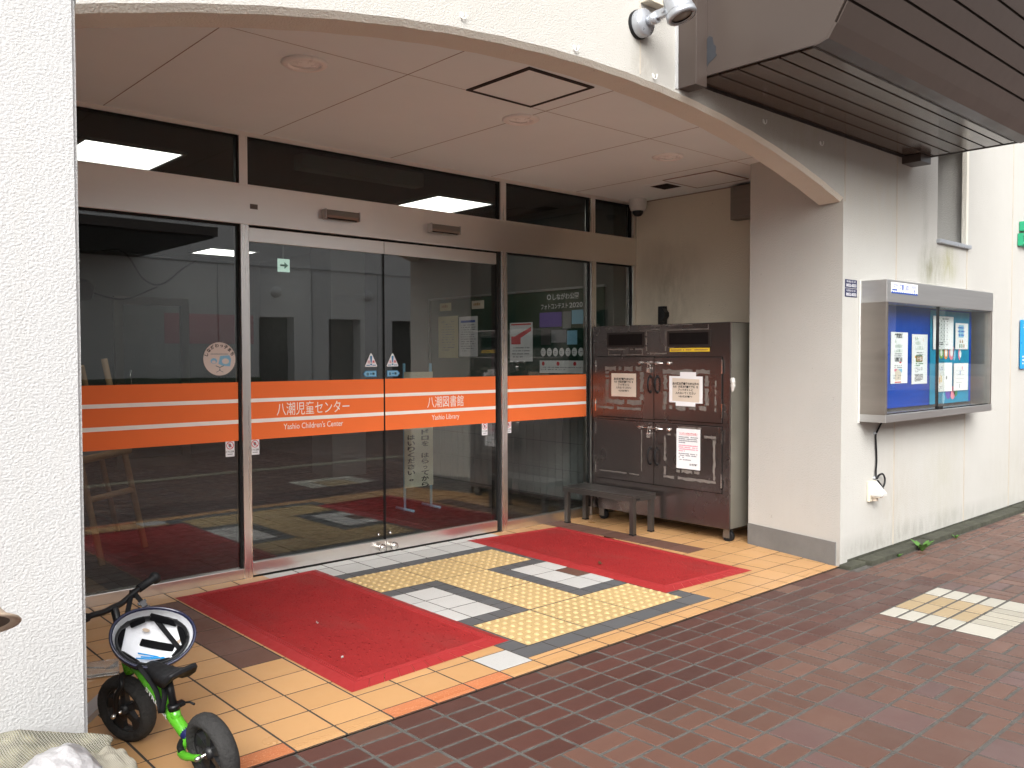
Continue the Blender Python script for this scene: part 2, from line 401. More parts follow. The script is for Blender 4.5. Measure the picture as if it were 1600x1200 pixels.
_tc = {}
def text_polys(s, bold=0.):
    key = (s, bold)
    if key in _tc: return _tc[key]
    cu = bpy.data.curves.new("t", 'FONT'); cu.body = s; cu.size = 1; cu.resolution_u = 3; cu.offset = bold
    o = bpy.data.objects.new("t", cu); col.objects.link(o); bpy.context.view_layer.update()
    me = bpy.data.meshes.new_from_object(o.evaluated_get(bpy.context.evaluated_depsgraph_get()))
    V = [v.co.copy() for v in me.vertices]; F = [list(p.vertices) for p in me.polygons]
    bpy.data.objects.remove(o); bpy.data.curves.remove(cu); bpy.data.meshes.remove(me)
    _tc[key] = (V, F); return V, F
class Panel:
    """a flat printed thing: paper, film or plate with print on it, one mesh. o = lower left corner, facing 'front' (-Y) or 'left' (-X)"""
    def __init__(s, o, facing='front', lift=.0006):
        s.bm = NB(); s.o = Vector(o); s.mats = []; s.lift = lift
        s.u, s.n = (Vector((1, 0, 0)), Vector((0, -1, 0))) if facing == 'front' else (Vector((0, -1, 0)), Vector((-1, 0, 0)))
        s.v = Vector((0, 0, 1))
    def mi(s, m):
        if m not in s.mats: s.mats.append(m)
        return s.mats.index(m)
    def P(s, a, b, h=0.): return s.o + s.u * a + s.v * b + s.n * h
    def sheet(s, w_, h_, m, t=.001, curl=0.):
        i = s.mi(m); bm = s.bm; n = 6
        top = [bm.verts.new(s.P(w_ * j / n, y, t + curl * (abs(j / n - .5) * 2) ** 3)) for y in (0, h_) for j in range(n + 1)]
        bot = [bm.verts.new(s.P(w_ * j / n, y, curl * (abs(j / n - .5) * 2) ** 3)) for y in (0, h_) for j in range(n + 1)]
        fs = []
        for j in range(n):
            fs += [bm.faces.new((top[j], top[j + 1], top[n + 2 + j], top[n + 1 + j])), bm.faces.new((bot[j + 1], bot[j], bot[n + 1 + j], bot[n + 2 + j])),
                   bm.faces.new((bot[j], bot[j + 1], top[j + 1], top[j])), bm.faces.new((top[n + 1 + j], top[n + 2 + j], bot[n + 2 + j], bot[n + 1 + j]))]
        fs += [bm.faces.new((bot[0], top[0], top[n + 1], bot[n + 1])), bm.faces.new((top[n], bot[n], bot[2 * n + 1], top[2 * n + 1]))]
        for f in fs: f.material_index = i
        s.t = t; return s
    def poly(s, pts, m, lv=1):
        f = s.bm.faces.new([s.bm.verts.new(s.P(a, b, s.t + s.lift * lv)) for a, b in pts]); f.material_index = s.mi(m); return s
    def rect(s, a0, b0, a1, b1, m, lv=1): return s.poly([(a0, b0), (a1, b0), (a1, b1), (a0, b1)], m, lv)
    def disc(s, a, b, r, m, lv=1, ry=None, n=28): return s.poly([(a + r * math.cos(2 * math.pi * i / n), b + (ry or r) * math.sin(2 * math.pi * i / n)) for i in range(n)], m, lv)
    def ring(s, a, b, r0, r1, m, lv=2, n=28, a0=0., a1=2 * math.pi):
        for i in range(n):
            t0, t1 = a0 + (a1 - a0) * i / n, a0 + (a1 - a0) * (i + 1) / n
            s.poly([(a + r0 * math.cos(t0), b + r0 * math.sin(t0)), (a + r1 * math.cos(t0), b + r1 * math.sin(t0)), (a + r1 * math.cos(t1), b + r1 * math.sin(t1)), (a + r0 * math.cos(t1), b + r0 * math.sin(t1))], m, lv)
        return s
    def text(s, t, a, b, size, m, lv=2, width=None, bold=0., align='l', rot=0.):
        V, F = text_polys(t, bold)
        if not V: return s
        x0, x1 = min(v.x for v in V), max(v.x for v in V)
        sx = width / (x1 - x0) if width else size
        off = {'l': 0, 'c': -(x1 - x0) * sx / 2, 'r': -(x1 - x0) * sx}[align]
        cr, sr = math.cos(rot), math.sin(rot); i = s.mi(m); vs = []
        for v in V:
            x, y = (v.x - x0) * sx + off, v.y * size
            vs.append(s.bm.verts.new(s.P(a + x * cr - y * sr, b + x * sr + y * cr, s.t + s.lift * lv)))
        for f in F:
            try: s.bm.faces.new([vs[q] for q in f]).material_index = i
            except ValueError: pass
        return s
    def lines(s, a0, a1, b, dy, n, h, m, lv=2, seed=1, fill=.9, last=.6):
        """rows of print too small to read: short word-length strokes"""
        rg = random.Random(seed)
        for q in range(n):
            a = a0; end = a0 + (a1 - a0) * (last if q == n - 1 else 1); y = b - q * dy
            while a < end - h:
                L = min(h * rg.uniform(.7, 1.3), end - a)
                if rg.random() < fill: s.rect(a, y, a + L * .82, y + h * rg.uniform(.75, 1), m, lv)
                a += L
        return s
    def done(s, name, parent=None):
        return obj(name, s.bm, s.mats, parent)

# ================================================================== SETTING: ground, paving, floors
P_ = .191                                   # paving module
def tile(bm, x0, x1, y0, y1, z, mi, ch=.0025, drop=.005, tilt=.0006):
    a, b = random.uniform(-tilt, tilt), random.uniform(-tilt, tilt)
    def zz(x, y): return z + a * (x - x0) / max(.01, x1 - x0) + b * (y - y0) / max(.01, y1 - y0)
    o = [(x0, y0), (x1, y0), (x1, y1), (x0, y1)]; i_ = [(x0 + ch, y0 + ch), (x1 - ch, y0 + ch), (x1 - ch, y1 - ch), (x0 + ch, y1 - ch)]
    T = [bm.verts.new((x, y, zz(x, y))) for x, y in i_]; B = [bm.verts.new((x, y, z - drop)) for x, y in o]
    fs = [bm.faces.new(T)] + [bm.faces.new((B[j], B[(j + 1) % 4], T[(j + 1) % 4], T[j])) for j in range(4)]
    for f in fs: f.material_index = mi
def sheet(name, x0, x1, y0, y1, z, m):
    bm = NB(); bm.faces.new([bm.verts.new(p) for p in ((x0, y0, z), (x1, y0, z), (x1, y1, z), (x0, y1, z))])
    return tag(obj(name, bm, m), kind='structure')
sheet("ground", -150, 150, -150, 150, -.012, "grout")

bm = NB(); g = .0062                          # half joint
X0 = 2.745 - 22 * P_; Y0 = 2.045
def pav(x0, x1, y0, y1, mi): tile(bm, x0 + g, x1 - g, y0 + g, y1 - g, 0, mi, .003, .007, .0012)
for i in range(-4, 36):                      # dark border of six rows in front of the porch
    x = X0 + i * P_
    if x > 5.2: continue
    for r in range(6):
        y = 2.041 + r * .104
        pav(x, x + P_, y, y + .104, 0 if random.random() > .06 else 1)
for i in range(-4, 88):
    x = X0 + i * P_
    for j in range(-3, 36):
        y1 = Y0 - j * P_; y0 = y1 - P_
        if j < 0 and x < 5.2: continue
        if y1 > 2.56: 
            y1 = 2.53
            if y1 - y0 < .02: continue
        ci = i - 22                          # column index relative to x = 2.745
        if 9 <= ci < 13 and 0 <= j < 3:      # pale block
            if j < 2:
                for s in range(2):
                    pav(x, x + P_, y1 - (s + 1) * P_ / 2, y1 - s * P_ / 2, 3 if ci in (9, 12) and True else 4) if False else None
            continue
        if 0 <= ci < 3 and 2 <= j < 6:
            pav(x, x + P_, y0, y1, random.choice((2, 1, 1))); continue
        mi = 1
        q = random.random()
        if q < .05: mi = 2
        if q > .975: mi = 0
        if (ci + j) % 2 == 0:
            for s in range(2): pav(x + s * P_ / 2, x + (s + 1) * P_ / 2, y0, y1, mi)
        else:
            yy = (y0 + y1) / 2
            pav(x, x + P_, y0, yy, mi); pav(x, x + P_, yy, y1, mi if random.random() > .06 else 2)
# pale block set in the brick paving
bx0 = X0 + 31 * P_
for c in range(4):
    for r in range(4):
        y1 = Y0 - c * P_ / 2
        x = bx0 + r * P_
        pav(x, x + P_, y1 - P_ / 2, y1, 3 if r in (0, 3) and False else (3 if c in () else 4)) if False else None
for r in range(4):                           # r along X, c along Y
    for c in range(4):
        x = bx0 + r * P_; y1 = Y0 - c * P_ / 2
        pav(x, x + P_, y1 - P_ / 2, y1, 3 if r in (0, 3) else 4)
    x = bx0 + r * P_; y1 = Y0 - 2 * P_
    if r in (0, 3): pav(x, x + P_, y1 - P_, y1, 3)
    else:
        for s in range(2): pav(x + s * P_ / 2, x + (s + 1) * P_ / 2, y1 - P_, y1, 5)
tag(obj("brick_pavement", bm, ["paver_dark", "paver_brown", "paver_purple", "paver_white", "paver_cream", "paver_pale"]), kind='structure')
sheet("pavement_bed", -6, 16, -5.5, 2.66, -.0026, "grout")
# far paving beyond the detailed part, with a light guide strip
k = NT("paving_far"); MATS["paving_far"] = k.m
br = k.n("ShaderNodeTexBrick"); br.inputs['Scale'].default_value = 5.2; br.inputs['Color1'].default_value = (.16, .08, .06, 1); br.inputs['Color2'].default_value = (.2, .11, .08, 1)
br.inputs['Mortar'].default_value = (.1, .09, .08, 1); k.l(k.tc(), br.inputs['Vector']); k.l(br.outputs[0], k.b.inputs['Base Color']); k.b.inputs['Roughness'].default_value = .5
bm = NB()
for q in ((-40, 60, -60, -5.5), (16, 60, -5.5, 2.66), (-40, -6, -5.5, 2.66)):
    bm.faces.new([bm.verts.new(p) for p in ((q[0], q[2], -.004), (q[1], q[2], -.004), (q[1], q[3], -.004), (q[0], q[3], -.004))])
tag(obj("far_pavement", bm, "paving_far"), kind='structure')
bm = NB()
for i in range(24):
    x = -1.5 + i * .4
    tile(bm, x + .003, x + .397, .22, .42, .004, 0); 
for i in range(2): tile(bm, 8.1 + i * .3, 8.395 + i * .3, 2.12, 2.5, .004, 0)
tag(obj("guide_strip", bm, ["guide_tile"]), kind='structure')

# porch floor
bm = NB(); T = .2025; gx = .0045
names = ["tile_tan", "tile_orange", "tile_brown", "tile_grey", "tile_white", "tactile_yellow", "tactile_dome"]
TAN, ORA, BRN, GRY, WHT, TAC, DOM = range(7)
def ft(x0, x1, y0, y1, mi): tile(bm, x0 + gx, x1 - gx, y0 + gx, y1 - gx, 0.004, mi, .0005, .006, .0007)
def strip(x0, x1, y0, y1, n, along, mi):
    for i in range(n):
        if along == 'x': ft(x0 + (x1 - x0) * i / n, x0 + (x1 - x0) * (i + 1) / n, y0, y1, mi)
        else: ft(x0, x1, y0 + (y1 - y0) * i / n, y0 + (y1 - y0) * (i + 1) / n, mi)
XL = [1.418 + T * i for i in range(-9, 25)]
NY0, NY1 = 2.668, 2.76
for i, x in enumerate(XL[:-1]):              # nosing row, fine grooves cut across
    n_ = i - 9
    if x > 5.3: continue
    c_ = ORA if n_ in (-1, 2, 3, 4) else TAN
    ys = [NY0, NY0 + .026, NY0 + .0275, NY0 + .040, NY0 + .0415, NY1]
    for a, b in ((0, 1), (2, 3), (4, 5)):
        tile(bm, x + gx, x + T - gx, ys[a] + (.002 if a == 0 else 0), ys[b] - (.003 if b == 5 else 0), .004, c_, .0006, .006, 0)
YR = [NY1, 2.945, 3.145, 3.347, 3.55, 3.755, 3.96, 4.165, 4.37, 4.572, 4.775, 4.98]
TX0, TX1, TY0, TY1 = 2.75, 3.95, 2.915, 4.56  # tactile block
for i, x in enumerate(XL[:-1]):
    for j in range(len(YR) - 1):
        y0, y1 = YR[j], YR[j + 1]; xc, yc = x + T / 2, (y0 + y1) / 2
        if x > 5.9: continue
        if 2.42 < xc < 4.30 and yc > 4.57: continue
        if 2.63 < xc < 4.05: continue
        c_ = TAN
        if 1.6 < xc < 1.83 and 3.55 < yc < 4.8: c_ = BRN
        if 4.86 < xc < 5.06 and 3.55 < yc: c_ = BRN
        if 2.43 < xc < 2.64 and yc < 3.1 and yc > 2.76 + .03 and j == 0: c_ = WHT
        if 2.43 < xc < 2.64 and j > 0: c_ = WHT if j in (2, 4, 6) else TAN
        ft(x, x + T, y0, y1, c_)
xl, xr = 2.633, 4.053
strip(xl, xr, NY1, 2.80, 7, 'x', TAN); strip(xl, xr, 2.80, TY0, 7, 'x', GRY)
strip(xl, TX0, TY0, 3.33, 4, 'y', GRY); strip(TX1, xr, TY0, 3.33, 4, 'y', GRY)
strip(xl, TX0, 4.15, TY1, 4, 'y', GRY); strip(TX1, xr, 4.15, TY1, 4, 'y', GRY)
strip(xl - .2, xr + .2, TY1, 4.665, 9, 'x', GRY)
for r in range(2): strip(2.42, 4.30, 4.665 if r == 0 else 4.87, 4.87 if r == 0 else 4.975, 9, 'x', WHT)
for sx in (-1, 1):                           # the two recesses beside the stem
    a, b = (xl, 3.15) if sx < 0 else (3.55, xr)
    strip(a, b, 3.33, 3.435, 5, 'x', GRY); strip(a, b, 4.045, 4.15, 5, 'x', GRY)
    s0, s1 = (3.045, 3.15) if sx < 0 else (3.55, 3.655)
    strip(s0, s1, 3.435, 4.045, 6, 'y', GRY)
    w0, w1 = (xl, 3.045) if sx < 0 else (3.655, xr)
    for c in range(2):
        for r in range(3):
            x0, x1 = w0 + (w1 - w0) * c / 2, w0 + (w1 - w0) * (c + 1) / 2
            ft(x0, x1, 3.435 + .2033 * r, 3.435 + .2033 * (r + 1), BRN if (sx > 0 and c == 1 and r == 1) else WHT)
def tactile(x, y):
    ft(x, x + .4, y, y + .41, TAC)
    for i in range(7):
        for j in range(7):
            cx, cy = x + .4 * (i + .5) / 7, y + .41 * (j + .5) / 7; n = 10; rr = ((.0165, .0045), (.0135, .0085), (.0085, .0105))
            rg = [[bm.verts.new((cx + r_ * math.cos(2 * math.pi * q / n), cy + r_ * math.sin(2 * math.pi * q / n), z_)) for q in range(n)] for r_, z_ in rr]
            for A, B in zip(rg, rg[1:]):
                for q in range(n):
                    f = bm.faces.new((A[q], A[(q + 1) % n], B[(q + 1) % n], B[q])); f.material_index = TAC; f.smooth = True
            f = bm.faces.new(rg[-1]); f.material_index = DOM; f.smooth = True
for c in range(3):
    tactile(TX0 + .4 * c, 2.918); tactile(TX0 + .4 * c, 4.15)
tactile(3.15, 3.33); tactile(3.15, 3.74)
tag(obj("porch_floor", bm, names), kind='structure')
sheet("porch_bed", -.6, 6.1, 2.664, 5.0, .0026, "grout_porch")
bm = NB(); ran = random.Random(3)
for i in range(48):
    for j in range(36):
        x, y = -3.5 + i * .2, 5.06 + j * .2
        if x > 5.75: continue
        ft2 = ran.random(); tile(bm, x + .002, x + .198, y + .002, y + .198, .004, 0 if ft2 < .8 else 1, .001, .005, .0004)
tag(obj("lobby_floor", bm, ["lobby_tile", "lobby_slab"]), kind='structure')
sheet("lobby_bed", -4, 7, 5.0, 13, -.0008, "grout_porch")

# ================================================================== THE BUILDING
FY = 2.66
bld = thing("library_building", "white stucco library building with a wide shallow arch over its recessed glass entrance", "building", (3, FY, 0))
AX0, AX1, AZ0, AZT = .753, 5.262, 2.338, 2.668
axc = (AX0 + AX1) / 2; hw = (AX1 - AX0) / 2; rise = AZT - AZ0; rad = (hw * hw + rise * rise) / (2 * rise)
def arch(x): return AZT - rad + math.sqrt(rad * rad - (x - axc) ** 2)
TOP = 4.6
bm = NB()                                     # left pier
bx(bm, -4, AX0, FY, 5.2, 0, TOP)
es = [e for e in bm.edges if all(abs(v.co.x - AX0) < 1e-5 and abs(v.co.y - FY) < 1e-5 for v in e.verts)]
bmesh.ops.bevel(bm, geom=es, offset=.012, segments=3, affect='EDGES')
obj("left_pier", bm, "stucco", bld)
bm = NB(); N = 64; rows = []
for i in range(N + 1):                        # arch beam with a chamfered front lip
    x = AX0 + (AX1 - AX0) * i / N; z = arch(x) + .004 * math.sin(i * 1.7) * .3
    rows.append([bm.verts.new(p) for p in ((x, FY, TOP), (x, FY, z + .022), (x, FY + .022, z - .0), (x, FY + .165, z - .004), (x, FY + .165, TOP))])
for a, b in zip(rows, rows[1:]):
    for q, mi in ((0, 0), (1, 1), (2, 1), (3, 1)):
        f = bm.faces.new((a[q], a[q + 1], b[q + 1], b[q])); f.material_index = mi; f.smooth = False
bmesh.ops.recalc_face_normals(bm, faces=bm.faces)
obj("arch_beam", bm, ["stucco_fascia", "stucco_arch"], bld)
bm = NB()                                     # right pier and the facade beyond, with a tall slot opening
prism(bm, [(AX1, FY), (5.43, 3.44), (6.03, 3.44), (6.03, FY)], 'z', 0, TOP)
SX0, SX1, SZ = 6.72, 7.31, 2.2
bx(bm, 6.03, SX0, FY, 3.44, 0, TOP); bx(bm, SX0, SX1, FY, 3.3, 0, SZ); bx(bm, SX1, 16, FY, 3.44, 0, TOP); bx(bm, SX0, SX1, FY, 3.44, 3.0, TOP)  # last box: unseen wall behind the canopy, added to darken the slot
obj("facade_wall", bm, "stucco_facade", bld)
bm = NB(); bx(bm, SX0, SX1, 3.24, 3.3, SZ, 3.0); obj("window", bm, "inner_dark", bld)
bm = NB(); bx(bm, SX0 - .012, SX1 + .012, FY - .03, 3.24, SZ, SZ + .03, .004); obj("window_sill", bm, "paint_grey", bld)
bm = NB(); bx(bm, SX1 - .045, SX1 - .001, FY - .004, FY + .03, SZ + .03, 3.0); obj("slot_trim", bm, "stucco_arch", bld)
bm = NB()
for x, z0 in ((AX1 + .018, 2.34), (6.03, .03), (7.30, .03), (8.32, .03), (9.9, .03), (11.6, .03)):
    z1 = SZ if abs(x - 7.30) < .01 else TOP - .01
    bx(bm, x - .008, x + .008, FY - .0025, FY + .01, z0, z1)
obj("joint", bm, "sealant", bld)
bm = NB(); bx(bm, 3.243, 3.249, FY - .002, FY + .01, 2.70, TOP - .01); obj("joint", bm, "sealant", bld)
bm = NB(); prism(bm, [(AX1 - .004, FY + .03), (5.426, 3.443), (5.45, 3.443), (AX1 + .02, FY + .03)], 'z', 0, .155); obj("plinth", bm, "concrete", bld)
bm = NB(); bx(bm, 6.03, 6.4, 3.44, 4.98, 0, 2.9); obj("alcove_wall", bm, "stucco_alcove", bld)
bm = NB(); bx(bm, AX0, 6.03, FY + .165, 5.03, 2.725, 2.8); obj("porch_ceiling", bm, "ceiling_board", bld)
bm = NB()
for x in (1.54, 2.47, 3.405, 4.32, 5.25): bx(bm, x - .002, x + .002, FY + .17, 4.98, 2.7238, 2.73)
bx(bm, AX0, 6.03, 3.461, 3.464, 2.7242, 2.73); bx(bm, 6.022, 6.03, 3.47, 4.98, 2.716, 2.73)
obj("ceiling_joint", bm, "ceiling_joint", bld)
bm = NB(); bx(bm, -4, 16, 2.9, 14, 2.92, 3.1); obj("unseen_roof_slab", bm, "inner_ceiling", bld)  # slab out of view, added over the ceilings to stop light leaking in
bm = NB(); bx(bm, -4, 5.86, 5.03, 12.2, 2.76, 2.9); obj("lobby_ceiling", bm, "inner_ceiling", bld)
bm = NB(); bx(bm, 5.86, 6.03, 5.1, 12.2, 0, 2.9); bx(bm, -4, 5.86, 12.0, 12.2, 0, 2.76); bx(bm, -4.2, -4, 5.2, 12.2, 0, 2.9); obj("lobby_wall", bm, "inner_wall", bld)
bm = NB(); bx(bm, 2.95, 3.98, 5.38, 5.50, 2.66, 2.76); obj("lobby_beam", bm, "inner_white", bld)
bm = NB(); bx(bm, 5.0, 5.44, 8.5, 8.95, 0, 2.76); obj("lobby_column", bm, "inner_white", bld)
bm = NB()                                     # white tiled dado below the notice board
for i in range(32):
    for j in range(4):
        bx(bm, 5.846, 5.86, 5.12 + i * .1 + .003, 5.12 + (i + 1) * .1 - .003, .02 + j * .26 + .003, .02 + (j + 1) * .26 - .003)
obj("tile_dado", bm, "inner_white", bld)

# foot kerb along the facade
bm = NB()
bx(bm, 5.24, 5.45, 2.575, 2.655, -.005, .022, .006)
for i in range(10):
    x = 5.45 + i * .95; bx(bm, x, x + .945, 2.535 - .001 * i, 2.635, -.005, .030 + .005 * (i % 2), .006)
bx(bm, 5.30, 15, 2.635, 2.662, -.005, .012); bx(bm, 5.36, 15, 2.6572, 2.661, .012, .034)
one("foot_kerb", bm, "kerb_dark", "dark mossy concrete kerb along the foot of the white facade", "kerb", loc=(5.24, 2.6, 0))

# ================================================================== GLAZED SCREEN AND DOORS
GY = 4.98
scr = thing("entrance_screen", "fixed stainless steel frame of the entrance with dark glass and deep header", "glazed screen", (3.3, GY, 0))
bm = NB(); bx(bm, .4, 6.03, GY, GY + .13, 2.165, 2.40, .004); obj("header", bm, "steel", scr)
bm = NB(); bx(bm, .4, 6.03, GY + .002, GY + .09, 2.40, 2.408, 0); bx(bm, .4, 6.03, GY + .012, GY + .06, 2.700, 2.725); obj("transom_rail", bm, "steel", scr)
for x0, x1 in ((2.31, 2.365), (4.415, 4.475), (5.435, 5.495)):
    bm = NB(); bx(bm, x0, x1, GY - .006, GY + .09, 0, 2.165, .003); obj("mullion", bm, "steel_up", scr)
    bm = NB(); bx(bm, x0, x1, GY + .004, GY + .07, 2.408, 2.7, .003); obj("transom_mullion", bm, "steel_up", scr)
bm = NB(); bx(bm, 5.985, 6.03, GY - .004, GY + .09, 0, 2.165, .003); bx(bm, 5.985, 6.03, GY + .004, GY + .07, 2.408, 2.7, .003); obj("end_jamb", bm, "steel_up", scr)
bm = NB(); bx(bm, 4.385, 4.415, GY + .012, GY + .08, .01, 2.165); obj("door_pocket", bm, "black_gasket", scr)
for a, b, h in ((.4, 2.31, .066), (4.475, 5.435, .075), (5.495, 5.985, .075)):
    bm = NB(); bx(bm, a, b, GY + .002, GY + .06, 0, h, .003); obj("sill_rail", bm, "steel", scr)
for x0, x1 in ((.4, 2.31), (4.475, 5.435), (5.495, 5.985)):
    bm = NB(); bx(bm, x0, x1, GY + .026, GY + .034, .07, 2.165); obj("glass_pane", bm, "glass_door", scr)
    bm = NB()
    for a, b in ((x0, x0 + .012), (x1 - .012, x1)): bx(bm, a, b, GY + .016, GY + .042, .067, 2.165)
    bx(bm, x0 + .012, x1 - .012, GY + .016, GY + .042, 2.152, 2.165); obj("gasket", bm, "black_gasket", scr)
for x0, x1 in ((.4, 2.31), (2.365, 4.415), (4.475, 5.435), (5.495, 5.985)):
    bm = NB(); bx(bm, x0, x1, GY + .032, GY + .040, 2.408, 2.70); obj("transom_pane", bm, "glass_transom", scr)
    bm = NB(); bx(bm, x0, x1, GY + .02, GY + .05, 2.688, 2.700); bx(bm, x1 - .014, x1, GY + .02, GY + .05, 2.408, 2.688); obj("gasket", bm, "black_gasket", scr)
bm = NB(); bx(bm, 2.36, 4.42, GY + .01, GY + .05, -.002, .006); obj("door_track", bm, "black_gasket", scr)
bm = NB(); bx(bm, 2.365, 4.385, GY + .03, GY + .07, 2.14, 2.165); obj("header_gap", bm, "black_gasket", scr)

BZ = (.85, .954, .978, 1.081, 1.104, 1.207)
def band(x0, x1, y, parent):
    p = Panel((x0, y, BZ[0])); p.sheet(x1 - x0, BZ[5] - BZ[0], "film_orange", .0015)
    p.rect(0, BZ[1] - BZ[0], x1 - x0, BZ[2] - BZ[0], "film_white"); p.rect(0, BZ[3] - BZ[0], x1 - x0, BZ[4] - BZ[0], "film_white")
    return p
band(.42, 2.295, GY + .0245, scr).done("orange_band", scr)
band(4.485, 5.40, GY + .0245, scr).done("orange_band", scr)

def no_hand(x, z, y, parent):
    """small 'mind the door' sticker: crossed-out hand in a red ring over two lines of print"""
    w_, h_ = .056, .102
    p = Panel((x, y, z)); p.sheet(w_, h_, "paper_white", .0008)
    cx, cy = w_ / 2, .068
    p.ring(cx, cy, .0195, .0235, "ink_red", 2); p.disc(cx - .001, cy, .009, "ink_grey", 1, .012)
    a = math.radians(-45); dx, dy = math.cos(a) * .02, math.sin(a) * .02; nx, ny = -math.sin(a) * .002, math.cos(a) * .002
    p.poly([(cx - dx - nx, cy - dy - ny), (cx + dx - nx, cy + dy - ny), (cx + dx + nx, cy + dy + ny), (cx - dx + nx, cy - dy + ny)], "ink_red", 3)
    p.text("ドアに注意", cx, .026, .012, "ink_black", 2, width=.048, bold=.02, align='c')
    p.lines(.012, .046, .012, .01, 1, .006, "ink_grey", 2, 3, 1, 1)
    return p.done("door_caution_sticker", parent)
no_hand(2.212, .757, GY + .0245, scr); no_hand(4.483, .76, GY + .0245, scr)

# round sticker with a pale drawing (generic), on the left fixed pane
p = Panel((2.082, GY + .0245, 1.249)); p.t = .0008
p.disc(.1, .1, .1, "sticker_pink", 0)
for i, ch in enumerate("しながわっ子まち"):
    a = R_(158 - i * 19); p.text(ch, .1 + .078 * math.cos(a), .1 + .078 * math.sin(a) - .006, .025, "ink_black", 2, bold=.03, align='c', rot=a - R_(90))
p.lines(.045, .155, .127, .01, 1, .005, "ink_grey", 2, 4, 1, 1)
p.disc(.064, .088, .02, "ink_skyblue", 1, .017); p.disc(.064, .082, .012, "sticker_pink", 2, .009)
p.poly([(.092, .07), (.104, .118), (.16, .122), (.172, .1), (.165, .055), (.12, .058)], "ink_skyblue", 1); p.disc(.136, .086, .022, "sticker_pink", 2, .017)
for sx in (-1, 1):
    p.poly([(.1, .052), (.1 + sx * .026, .062), (.1 + sx * .024, .056), (.1, .046)], "ink_grey", 3)
    p.poly([(.1, .048), (.1 + sx * .005, .03), (.1 + sx * .022, .022), (.1 + sx * .02, .019), (.1, .03)], "ink_grey", 3)
p.done("round_sticker", scr)

def warn_tri(x, z, y, parent):
    w_, h_ = .098, .09
    p = Panel((x, y, z)); p.t = .0008
    p.poly([(.004, 0), (w_ - .004, 0), (w_, .006), (w_ / 2 + .005, h_), (w_ / 2 - .005, h_), (0, .006)], "paper_white", 0)
    c = w_ / 2
    p.poly([(c - .004, .027), (c + .004, .027), (c + .0085, .068), (c + .006, .074), (c - .006, .074), (c - .0085, .068)], "sticker_blue", 2); p.disc(c, .015, .007, "sticker_blue", 2)
    p.text("注", c - .019, .025, .021, "ink_red", 2, bold=.02, align='c'); p.text("意", c + .019, .025, .021, "ink_red", 2, bold=.02, align='c')
    p.rect(.01, .007, c - .01, .013, "sticker_blue", 2); p.rect(c + .01, .007, w_ - .01, .013, "sticker_blue", 2)
    return p.done("warning_sticker", parent)
def arrow_tag(x, z, y, parent, d):
    w_, h_ = .108, .043
    def sh(q): return [(a if d > 0 else w_ - a, b) for a, b in q]
    p = Panel((x, y, z)); p.t = .0008
    o = sh([(0, 0), (w_ - .02, 0), (w_, h_ / 2), (w_ - .02, h_), (0, h_)]); i_ = sh([(.005, .005), (w_ - .022, .005), (w_ - .007, h_ / 2), (w_ - .022, h_ - .005), (.005, h_ - .005)])
    if d < 0: o, i_ = o[::-1], i_[::-1]
    p.poly(o, "sticker_blue", 0); p.poly(i_, "ink_skyblue", 1)
    x0 = .016 if d > 0 else .028
    p.text("自", x0, .012, .022, "ink_black", 2, bold=.02); p.text("動", x0 + .045, .012, .022, "ink_black", 2, bold=.02)
    p.disc(x0 + .034, h_ / 2, .010, "sticker_blue", 2, .006)
    return p.done("direction_sticker", parent)

def door(x0, x1, label, ja, en, ja_x, en_x, inner):
    d = thing("sliding_door", label, "door", ((x0 + x1) / 2, GY, 0), group="sliding doors of the entrance")
    bm = NB(); bx(bm, x0, x1, GY + .012, GY + .045, 2.066, 2.15, .002); obj("top_rail", bm, "steel", d)
    bm = NB(); bx(bm, x0, x1, GY + .008, GY + .048, .012, .092, .002); obj("bottom_rail", bm, "steel", d)
    bm = NB(); bx(bm, x0 + .002, x1 - .002, GY + .024, GY + .032, .09, 2.07); obj("glass_pane", bm, "glass_door", d)
    xe = x1 - .002 if inner == 'r' else x0
    bm = NB(); bx(bm, xe, xe + .002, GY + .018, GY + .038, .092, 2.066); obj("edge_seal", bm, "black_gasket", d)
    p = band(x0 + .004, x1 - .004, GY + .0225, d); b = p.done("orange_band", d)
    q = Panel((0, GY + .0208, 0)); q.t = 0
    q.text(ja, ja_x[0], .998, .088, "film_white", 1, width=ja_x[1] - ja_x[0]); q.text(en, en_x[0], .902, .052, "film_white", 1, width=en_x[1] - en_x[0])
    q.done("lettering", b)
    kx = x1 - .053 if inner == 'r' else x0 + .04
    bm = NB(); lathe(bm, [(0, 0), (.012, 0), (.012, .02), (.026, .022), (.029, .035), (.024, .048), (.012, .054), (0, .055)], 20, axis_to((0, -1, 0), (kx, GY + .008, .048))); obj("door_knob", bm, "chrome", d)
    bm = NB(); lathe(bm, [(0, 0), (.009, 0), (.009, .008), (0, .01)], 12, axis_to((0, -1, 0), (kx, GY + .024, .133))); obj("glass_bolt", bm, "chrome", d)
    return d
dl = door(2.368, 3.352, "left sliding glass door lettered for the children's center on its orange band", "八潮児童センター", "Yashio Children's Center", (2.547, 3.074), (2.593, 3.024), 'r')
dr = door(3.356, 4.378, "right sliding glass door lettered for the library on its orange band", "八潮図書館", "Yashio Library", (3.721, 4.056), (3.761, 4.015), 'l')
warn_tri(3.199, 1.292, GY + .0225, dl); arrow_tag(3.184, 1.222, GY + .0225, dl, -1); no_hand(2.372, .757, GY + .0225, dl)
warn_tri(3.375, 1.292, GY + .0225, dr); arrow_tag(3.377, 1.222, GY + .0225, dr, 1); no_hand(4.236, .76, GY + .0225, dr)

